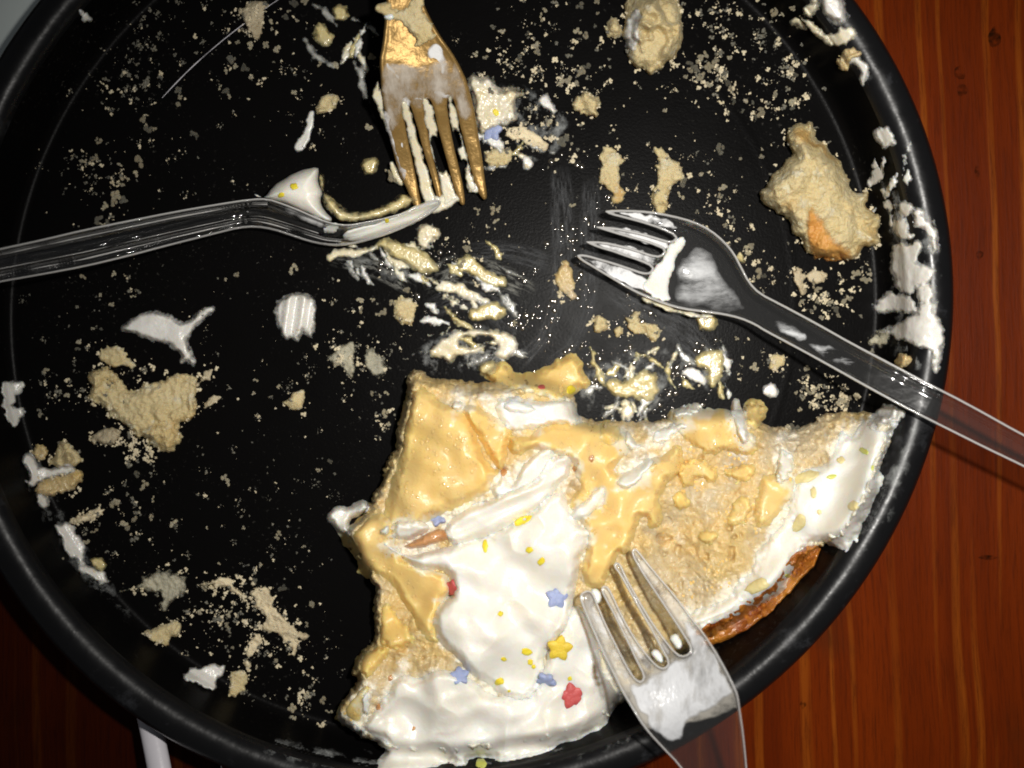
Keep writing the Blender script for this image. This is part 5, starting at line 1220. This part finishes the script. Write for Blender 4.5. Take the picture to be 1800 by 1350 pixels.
lcoat([(556, 300), (566, 302), (573, 318), (571, 335), (586, 350), (600, 362), (616, 374), (640, 371), (675, 360), (698, 346), (705, 338), (722, 340), (738, 350), (722, 364), (690, 377), (660, 387), (620, 394), (590, 388), (574, 368), (566, 350)], 'custard_smear', 3.5, w=12, lift=-2.0, name='custard_coat', surf=glossy_lumps(0.4, 73))
lcoat([(598, 418), (615, 402), (650, 396), (690, 381), (720, 367), (745, 354), (775, 350), (777, 363), (742, 386), (700, 405), (660, 419), (625, 427)], 'cream', 1.4, w=9, lift=0.4, surf=lambda X, Y, d: 0.3 * np.sin((Y + X * 0.33) / 2.6), jag=((1.2, 14, 2),))
lcoat([(568, 395), (590, 388), (598, 400), (588, 408), (574, 406)], 'cream', 0.8, jag=CRUM)
lcoat([(446, 340), (452, 346), (465, 348), (478, 328), (508, 309), (530, 300), (560, 292), (560, 306), (558, 320), (567, 338), (562, 352), (570, 370), (586, 388), (568, 390), (540, 376), (500, 358), (468, 350)], 'cream', 6.0, w=26, lift=-3.0, jag=((1.0, 20, 2),), name='cream_dollop')
lcoat([(486, 358), (520, 366), (560, 382), (590, 396), (570, 402), (540, 392), (505, 376)], 'film_fork', 0.4)
bit(517, 328, 7, 6, 20, M['zest'], 'lemon_zest', 'yellow zest fleck high on the left fork cream', None)
bit(494, 343, 7, 5, -30, M['zest'], 'lemon_zest', 'yellow zest fleck low on the left fork cream', None)
bit(680, 388, 4, 4, 0, M['zest'], 'lemon_zest', 'yellow zest fleck on the left fork tines', None)

# ------------------------------------------------------------------ beside the pan
def tube_mesh(P, rx, rz, n=16):
    V = []; F = []
    P = [Vector(p) for p in P]
    for k, p in enumerate(P):
        d = (P[min(k + 1, len(P) - 1)] - P[max(k - 1, 0)]).normalized()
        sd = d.cross(Vector((0, 0, 1))).normalized(); up = sd.cross(d).normalized()
        for i in range(n):
            a = 2 * math.pi * i / n
            q = p + sd * rx * math.cos(a) + up * rz * math.sin(a)
            V.append(tuple(q))
    for k in range(len(P) - 1):
        for i in range(n):
            j = (i + 1) % n; F.append((k * n + i, k * n + j, (k + 1) * n + j, (k + 1) * n + i))
    F.append(tuple(range(n))[::-1]); F.append(tuple(range((len(P) - 1) * n, len(P) * n)))
    return V, F
pts = [Wxyz(238, 1150, 0.5), Wxyz(256, 1235, 6.0), Wxyz(268, 1290, 9.0), Wxyz(280, 1350, 12.0), Wxyz(300, 1470, 18.0)]
V, F = tube_mesh(pts, 0.0029, 0.0022)
handle = mesh_obj('plastic_handle', V, F, M['white_plastic'])
tag(handle, 'white plastic utensil handle poking out from under the pan', 'utensil')
V = []; F = []
nx, ny = 20, 20
C = [(-140, -160), (150, -160), (75, 60), (-12, 235), (-140, 330)]
pc = relief('paper_sheet', [[(-76, -76), (110, -76), (75, 20), (30, 110), (-8, 200), (-76, 330)]], M['paper'], t=0.3, w=4, jag=((3, 60, 2),), base=lambda X, Y: -2.0 + 1.0 * fbm(X, Y, 160, 2), update=False)
tag(pc, 'pale grey green paper sheet on the table at the top left', 'paper')
pc = relief('paper_scrap', [[(-76, 900), (-20, 930), (6, 950), (12, 975), (-20, 985), (-76, 980)]], M['paper'], t=0.3, w=4, jag=((2, 30, 2),), base=lambda X, Y: -2.0 + 0 * X, update=False)
tag(pc, 'pale scrap of paper peeking out beside the left of the pan', 'paper')

# ------------------------------------------------------------------ crumbs
def crumb_mesh(k):
    """a clot of three to six rounded grains"""
    r_ = np.random.RandomState(100 + k)
    V = []; F = []; n0 = 0; m = 7
    a = np.linspace(0, 2 * math.pi, m + 1)[:-1]
    ng = r_.randint(3, 7)
    for g in range(ng):
        rr = r_.uniform(0.32, 0.62); an = r_.uniform(0, 6.28); dd = 0 if g == 0 else r_.uniform(0.35, 0.85)
        cx, cy = dd * math.cos(an), dd * math.sin(an); ph = r_.rand() * 6
        wob = 1 + 0.22 * np.sin(2 * a + ph) + 0.12 * (r_.rand(m) - 0.5)
        hz = rr * r_.uniform(0.7, 1.2)
        for (s_, z) in ((1.0, -0.08), (0.94, 0.45), (0.55, 0.88)):
            V += [(cx + rr * s_ * wob[i] * math.cos(a[i]), cy + rr * s_ * wob[i] * math.sin(a[i]), z * hz) for i in range(m)]
        V.append((cx, cy, hz))
        for q in range(2):
            for i in range(m):
                j = (i + 1) % m; F.append((n0 + q * m + i, n0 + q * m + j, n0 + (q + 1) * m + j, n0 + (q + 1) * m + i))
        F += [(n0 + 2 * m + i, n0 + 2 * m + (i + 1) % m, n0 + 3 * m) for i in range(m)]
        n0 += 3 * m + 1
    return np.array(V), F
CV = [crumb_mesh(k) for k in range(24)]
CM = []
for dry in (True, False):
    row = []
    for k in range(24):
        me = bpy.data.meshes.new('crumb'); me.from_pydata(CV[k][0].tolist(), [], CV[k][1])
        me.polygons.foreach_set("use_smooth", np.ones(len(me.polygons), bool)); me.materials.append(M['crumb' if dry else 'crumb_wet']); me.update()
        row.append(me)
    CM.append(row)

def zone(x, y):
    lf = np.interp(x, [0, 450, 776], [465, 375, 360])
    if x < 650 and y < lf: return ('small cake crumb on the black pan above the left clear fork', 'crumbs above the left fork')
    if x < 700: return ('small cake crumb on the black pan below the left clear fork', 'crumbs below the left fork')
    if x < 1060 and y < 420: return ('small cake crumb on the black pan around the gold fork', 'crumbs around the gold fork')
    if y < 420: return ('small cake crumb in the upper right of the black pan', 'crumbs at the upper right')
    if x < 1060: return ('small cake crumb on the greasy pan middle above the slice', 'crumbs above the slice')
    return ('small cake crumb beside the right clear fork handle', 'crumbs beside the right fork')

IND = [(417, 75, 6), (440, 80, 7), (468, 80, 7), (487, 86, 7), (407, 107, 10), (414, 118, 6), (432, 121, 9), (443, 136, 6), (397, 124, 6), (399, 162, 9), (404, 170, 6), (386, 153, 5), (516, 163, 7), (314, 160, 7), (316, 170, 5), (314, 182, 6), (340, 234, 7), (345, 240, 5), (249, 210, 9), (262, 230, 10), (255, 222, 6), (270, 226, 5), (176, 250, 7), (170, 246, 5),
       (247, 282, 11), (238, 303, 8), (220, 312, 8), (214, 326, 8), (205, 345, 10), (217, 350, 10), (198, 358, 9), (183, 362, 7), (172, 386, 9), (180, 395, 7), (188, 391, 6), (166, 277, 7), (145, 283, 8), (152, 286, 6), (210, 288, 6), (502, 28, 8), (515, 5, 9), (506, 20, 5), (536, 3, 8), (477, 36, 6), (522, 35, 4), (478, 52, 4), (563, 113, 6), (592, 114, 9),
       (653, 97, 9), (646, 220, 9), (690, 310, 11), (683, 300, 6), (1020, 10, 9), (1050, 3, 6), (1015, 55, 9), (1031, 60, 7), (1052, 80, 6), (1047, 46, 5), (1052, 23, 4), (985, 145, 8), (1000, 140, 9), (1012, 148, 7), (1020, 125, 9), (1032, 118, 8), (968, 215, 8), (990, 247, 11), (997, 240, 6), (1005, 252, 5), (868, 370, 8), (877, 368, 6), (870, 388, 8), (840, 372, 6), (836, 366, 5),
       (1170, 195, 6), (1005, 362, 8), (836, 95, 6), (853, 102, 5), (866, 48, 6), (882, 54, 6), (916, 98, 8), (908, 105, 6), (938, 80, 9), (946, 90, 7), (950, 30, 8), (958, 20, 6), (928, 60, 6),
       (1265, 266, 12), (1340, 262, 3), (1302, 280, 4), (1338, 274, 6), (1232, 305, 6), (1270, 330, 8), (1265, 345, 5), (1202, 320, 10), (1195, 345, 8), (1390, 178, 11), (1394, 190, 6), (1338, 198, 9), (1330, 205, 6), (1290, 178, 6), (1306, 195, 4), (1280, 200, 5), (1312, 178, 8), (1322, 182, 5), (1360, 168, 8), (1365, 18, 11), (1375, 26, 6), (1395, 15, 7), (1376, 24, 5), (1390, 125, 9), (1397, 130, 6), (1400, 110, 5),
       (635, 530, 8), (634, 548, 8), (655, 527, 5), (672, 548, 8), (664, 552, 5), (688, 530, 9), (716, 512, 8), (584, 535, 6), (592, 640, 8), (680, 690, 6), (676, 730, 9), (684, 745, 6), (655, 690, 6), (618, 720, 3),
       (417, 484, 7), (510, 478, 8), (520, 468, 7), (398, 490, 4), (146, 485, 6), (199, 481, 5), (176, 518, 5), (234, 520, 5), (196, 536, 6), (163, 577, 4), (178, 577, 4), (120, 697, 7), (80, 651, 6), (137, 612, 6), (73, 728, 6), (140, 602, 7), (488, 680, 5), (445, 692, 4), (450, 668, 5), (395, 840, 8), (400, 848, 6), (255, 850, 8), (251, 858, 6), (240, 836, 7), (268, 877, 6), (558, 825, 5), (579, 811, 7),
       (200, 885, 8), (205, 880, 6), (216, 918, 9), (222, 928, 7), (234, 913, 7), (302, 920, 10), (308, 925, 6), (265, 912, 7), (152, 953, 6), (166, 935, 7), (363, 927, 4), (428, 928, 4), (490, 938, 6), (488, 948, 6), (534, 960, 4), (457, 993, 4), (384, 990, 4), (450, 1020, 7), (358, 1032, 7), (362, 1028, 6), (540, 1098, 6), (550, 1062, 8), (497, 1035, 8), (350, 1075, 7), (398, 1100, 6), (402, 1080, 6), (404, 1076, 5),
       (107, 985, 7), (452, 1172, 5), (484, 1162, 5), (540, 1225, 9), (565, 1232, 8), (512, 1245, 8), (516, 1262, 5), (578, 1252, 7), (254, 1115, 6), (410, 1140, 4),
       (820, 440, 9), (812, 462, 8), (905, 568, 6), (1235, 578, 6), (1295, 595, 5), (1328, 640, 5), (1325, 648, 7), (1420, 648, 7), (1420, 660, 6), (1302, 643, 4), (1430, 505, 9), (1438, 508, 6), (1408, 530, 8), (1437, 528, 7), (1433, 541, 4), (1445, 560, 6), (1505, 480, 8), (1498, 488, 6), (1522, 496, 10), (1530, 492, 6), (1528, 482, 5), (1490, 522, 6), (1485, 530, 6), (1495, 525, 5), (1468, 545, 7), (1474, 552, 6), (1460, 530, 5),
       (1336, 480, 10), (1345, 486, 7), (1326, 490, 6), (1312, 440, 10), (1320, 434, 7), (1300, 420, 6), (1275, 395, 6), (1290, 388, 5), (1420, 690, 9), (1430, 685, 7), (1414, 700, 6), (1438, 695, 6), (1440, 678, 5), (1424, 712, 6), (1398, 690, 5), (1478, 705, 9), (1490, 710, 7), (1466, 700, 6), (1494, 700, 5), (1408, 720, 6), (1450, 716, 4), (1396, 752, 9), (1410, 756, 7), (1385, 748, 8),
       (1215, 112, 9), (1222, 122, 8), (1230, 104, 9), (1240, 98, 8), (1248, 118, 9), (1236, 130, 8), (1228, 136, 9), (1244, 146, 9), (1258, 108, 8), (1264, 95, 7), (1262, 122, 8), (1272, 130, 7), (1274, 138, 6), (1206, 136, 6), (1278, 148, 8), (1284, 156, 6), (1212, 125, 7), (1280, 100, 6)]
nind = 0
for (x, y, r) in IND:
    z = float(rsample(x, y))
    wet = rng.rand() < 0.15
    o = bpy.data.objects.new('cake_crumb', CM[1 if wet else 0][rng.randint(24)])
    COL.objects.link(o)
    o.location = Wxyz(x, y, z)
    k = r * S * 0.95
    o.scale = (k, k * rng.uniform(0.7, 1.0), k * rng.uniform(0.55, 0.9)); o.rotation_euler = (0, 0, rng.uniform(0, 6.28))
    lab, g = zone(x, y)
    tag(o, lab, 'crumb', g); nind += 1

# fine crumbs: fields (cx, cy, sx, sy, count, size range, wet share)
FIELDS = [(1240, 115, 45, 35, 160, 1.5, 5, .2), (1300, 30, 60, 28, 130, 1.2, 5, .5), (1340, 70, 25, 22, 80, 1.2, 5, .8), (1395, 140, 35, 35, 150, 1.2, 5, .4), (1320, 175, 50, 30, 110, 1.2, 4.5, .3), (1280, 10, 60, 15, 70, 1.2, 5, .4),
          (940, 60, 45, 40, 90, 1.2, 4, .4), (930, 110, 50, 30, 110, 1.2, 4.5, .4), (1000, 130, 40, 30, 120, 1.2, 5, .4), (1010, 100, 90, 60, 150, 0.9, 2.5, .5), (960, 235, 50, 35, 150, 1.2, 5, .5), (1100, 130, 120, 90, 170, 0.9, 2.4, .5), (1110, 300, 100, 60, 90, 1, 3, .4),
          (240, 110, 60, 50, 200, 1.2, 4.5, .8), (290, 50, 70, 40, 160, 1, 3.5, .8), (215, 170, 30, 25, 70, 1.2, 4.5, .6), (420, 100, 60, 50, 70, 1, 3.5, .3), (440, 25, 35, 25, 60, 1.5, 5, .2), (210, 330, 25, 45, 70, 1.2, 4.5, .3), (150, 285, 25, 15, 60, 1.2, 4.5, .6), (160, 320, 12, 25, 60, 1, 3, .7), (330, 220, 160, 110, 320, 0.8, 2.2, .6), (520, 120, 60, 80, 130, 0.8, 2.5, .5),
          (560, 230, 60, 60, 120, 0.8, 2.5, .5), (370, 310, 80, 40, 90, 0.8, 2.5, .6), (120, 300, 60, 50, 60, 0.9, 2.5, .8), (120, 560, 50, 60, 130, 0.9, 3.2, .8), (110, 690, 50, 35, 150, 1.2, 4, .7), (260, 500, 60, 35, 70, 0.9, 3, .5), (450, 600, 120, 90, 240, 0.8, 2.4, .6), (450, 720, 90, 60, 160, 0.8, 2.4, .6), (300, 860, 120, 60, 220, 0.9, 3, .6), (240, 790, 25, 25, 90, 2, 6, .1), (230, 770, 30, 14, 40, 2, 6, .1), (255, 660, 25, 12, 35, 1.5, 5, .1),
          (450, 850, 110, 90, 220, 0.8, 2.2, .8), (450, 1000, 100, 80, 220, 0.9, 2.6, .7), (230, 930, 45, 40, 130, 1, 4, .5), (420, 1050, 60, 40, 160, 1.2, 4.5, .3), (390, 1080, 30, 25, 110, 1.2, 4, .5), (480, 1090, 50, 40, 130, 1.2, 5, .2), (450, 1160, 60, 40, 140, 1, 4, .5), (540, 1230, 35, 25, 80, 1.5, 5, .6), (560, 1140, 60, 60, 120, 0.9, 2.6, .7), (350, 1130, 60, 40, 70, 1, 3, .6),
          (600, 560, 60, 60, 110, 0.9, 3, .5), (640, 640, 50, 50, 120, 1, 4, .6), (670, 735, 15, 25, 60, 1.2, 4, .4), (600, 800, 60, 80, 110, 0.7, 2, .8), (700, 620, 60, 30, 40, 1, 3, .5), (850, 400, 40, 30, 60, 1, 3, .5), (830, 460, 40, 25, 60, 1, 4, .3), (930, 200, 30, 30, 70, 1, 3.5, .5),
          (1300, 440, 35, 30, 100, 1.2, 4, .3), (1260, 380, 40, 25, 60, 1.2, 4, .3), (1340, 490, 30, 25, 70, 1.2, 4.5, .2), (1450, 530, 45, 30, 150, 1.2, 4.5, .25), (1500, 490, 30, 20, 60, 1.2, 4.5, .3), (1430, 695, 25, 25, 110, 1.5, 5, .2), (1480, 705, 25, 18, 80, 1.5, 5, .2), (1390, 650, 60, 30, 60, 1, 3, .4), (1330, 660, 40, 30, 40, 1, 3, .4), (1200, 300, 60, 40, 60, 1, 3, .5), (1270, 290, 70, 60, 90, 0.9, 2.5, .5),
          (1360, 760, 60, 8, 60, 2, 5, .1), (1080, 740, 40, 5, 30, 1.5, 4, .2), (1120, 350, 60, 20, 50, 1, 3, .4), (1510, 420, 40, 40, 50, 0.9, 2.6, .5), (700, 80, 120, 60, 60, 0.8, 2.2, .5)]
for p in LUMPS:
    P = np.array(p, float); L = np.linalg.norm(np.roll(P, -1, 0) - P, axis=1)
    for e in range(len(P)):
        q = P[(e + 1) % len(P)]
        for _ in range(rng.poisson(L[e] * 0.10)):
            f = rng.rand(); FIELDS.append((P[e][0] * (1 - f) + q[0] * f, P[e][1] * (1 - f) + q[1] * f, 5, 5, 2, 1.2, 5.0, .12))
Vd = {True: [], False: []}; Fd = {True: [], False: []}; n0 = {True: 0, False: 0}
for (cx, cy, sx, sy, n, r0, r1, wt) in FIELDS:
    # clumped scatter
    n = max(1, int(n * (0.8 if r1 > 3.2 else 0.5)))
    cl = np.stack([rng.normal(cx, sx * .7, max(4, n // 9)), rng.normal(cy, sy * .7, max(4, n // 9))], -1)
    for i in range(n):
        if rng.rand() < 0.72:
            c = cl[rng.randint(len(cl))]; x, y = c[0] + rng.normal(0, 4), c[1] + rng.normal(0, 4)
        else:
            x, y = rng.normal(cx, sx), rng.normal(cy, sy)
        z = float(rsample(x, y))
        if z > 3.5 or x < -20 or y < -20 or x > 1620 or y > 1300: continue
        r = r0 * 0.8 + (r1 * 1.25 - r0) * rng.rand() ** 3.2
        wet = rng.rand() < wt
        v, f = CV[rng.randint(24)]
        a = rng.uniform(0, 6.28); k = r * S * 1.05
        q = np.empty_like(v); ky = k * rng.uniform(.65, 1)
        q[:, 0] = v[:, 0] * k * math.cos(a) - v[:, 1] * ky * math.sin(a); q[:, 1] = v[:, 0] * k * math.sin(a) + v[:, 1] * ky * math.cos(a); q[:, 2] = v[:, 2] * k * 0.7
        Vd[wet].append(q + Wxyz(x, y, z)); Fd[wet] += [tuple(t + n0[wet] for t in ff) for ff in f]; n0[wet] += len(v)
for wet, nm, lab in ((False, 'dry_crumbs', 'countless fine pale crumbs strewn over the black pan'), (True, 'damp_crumbs', 'countless fine greyish damp crumbs stuck to the black pan')):
    o = mesh_obj(nm, np.concatenate(Vd[wet]), Fd[wet], M['crumb_wet' if wet else 'crumb'])
    tag(o, lab, 'crumbs', None, 'stuff')
print('individual crumbs', nind)
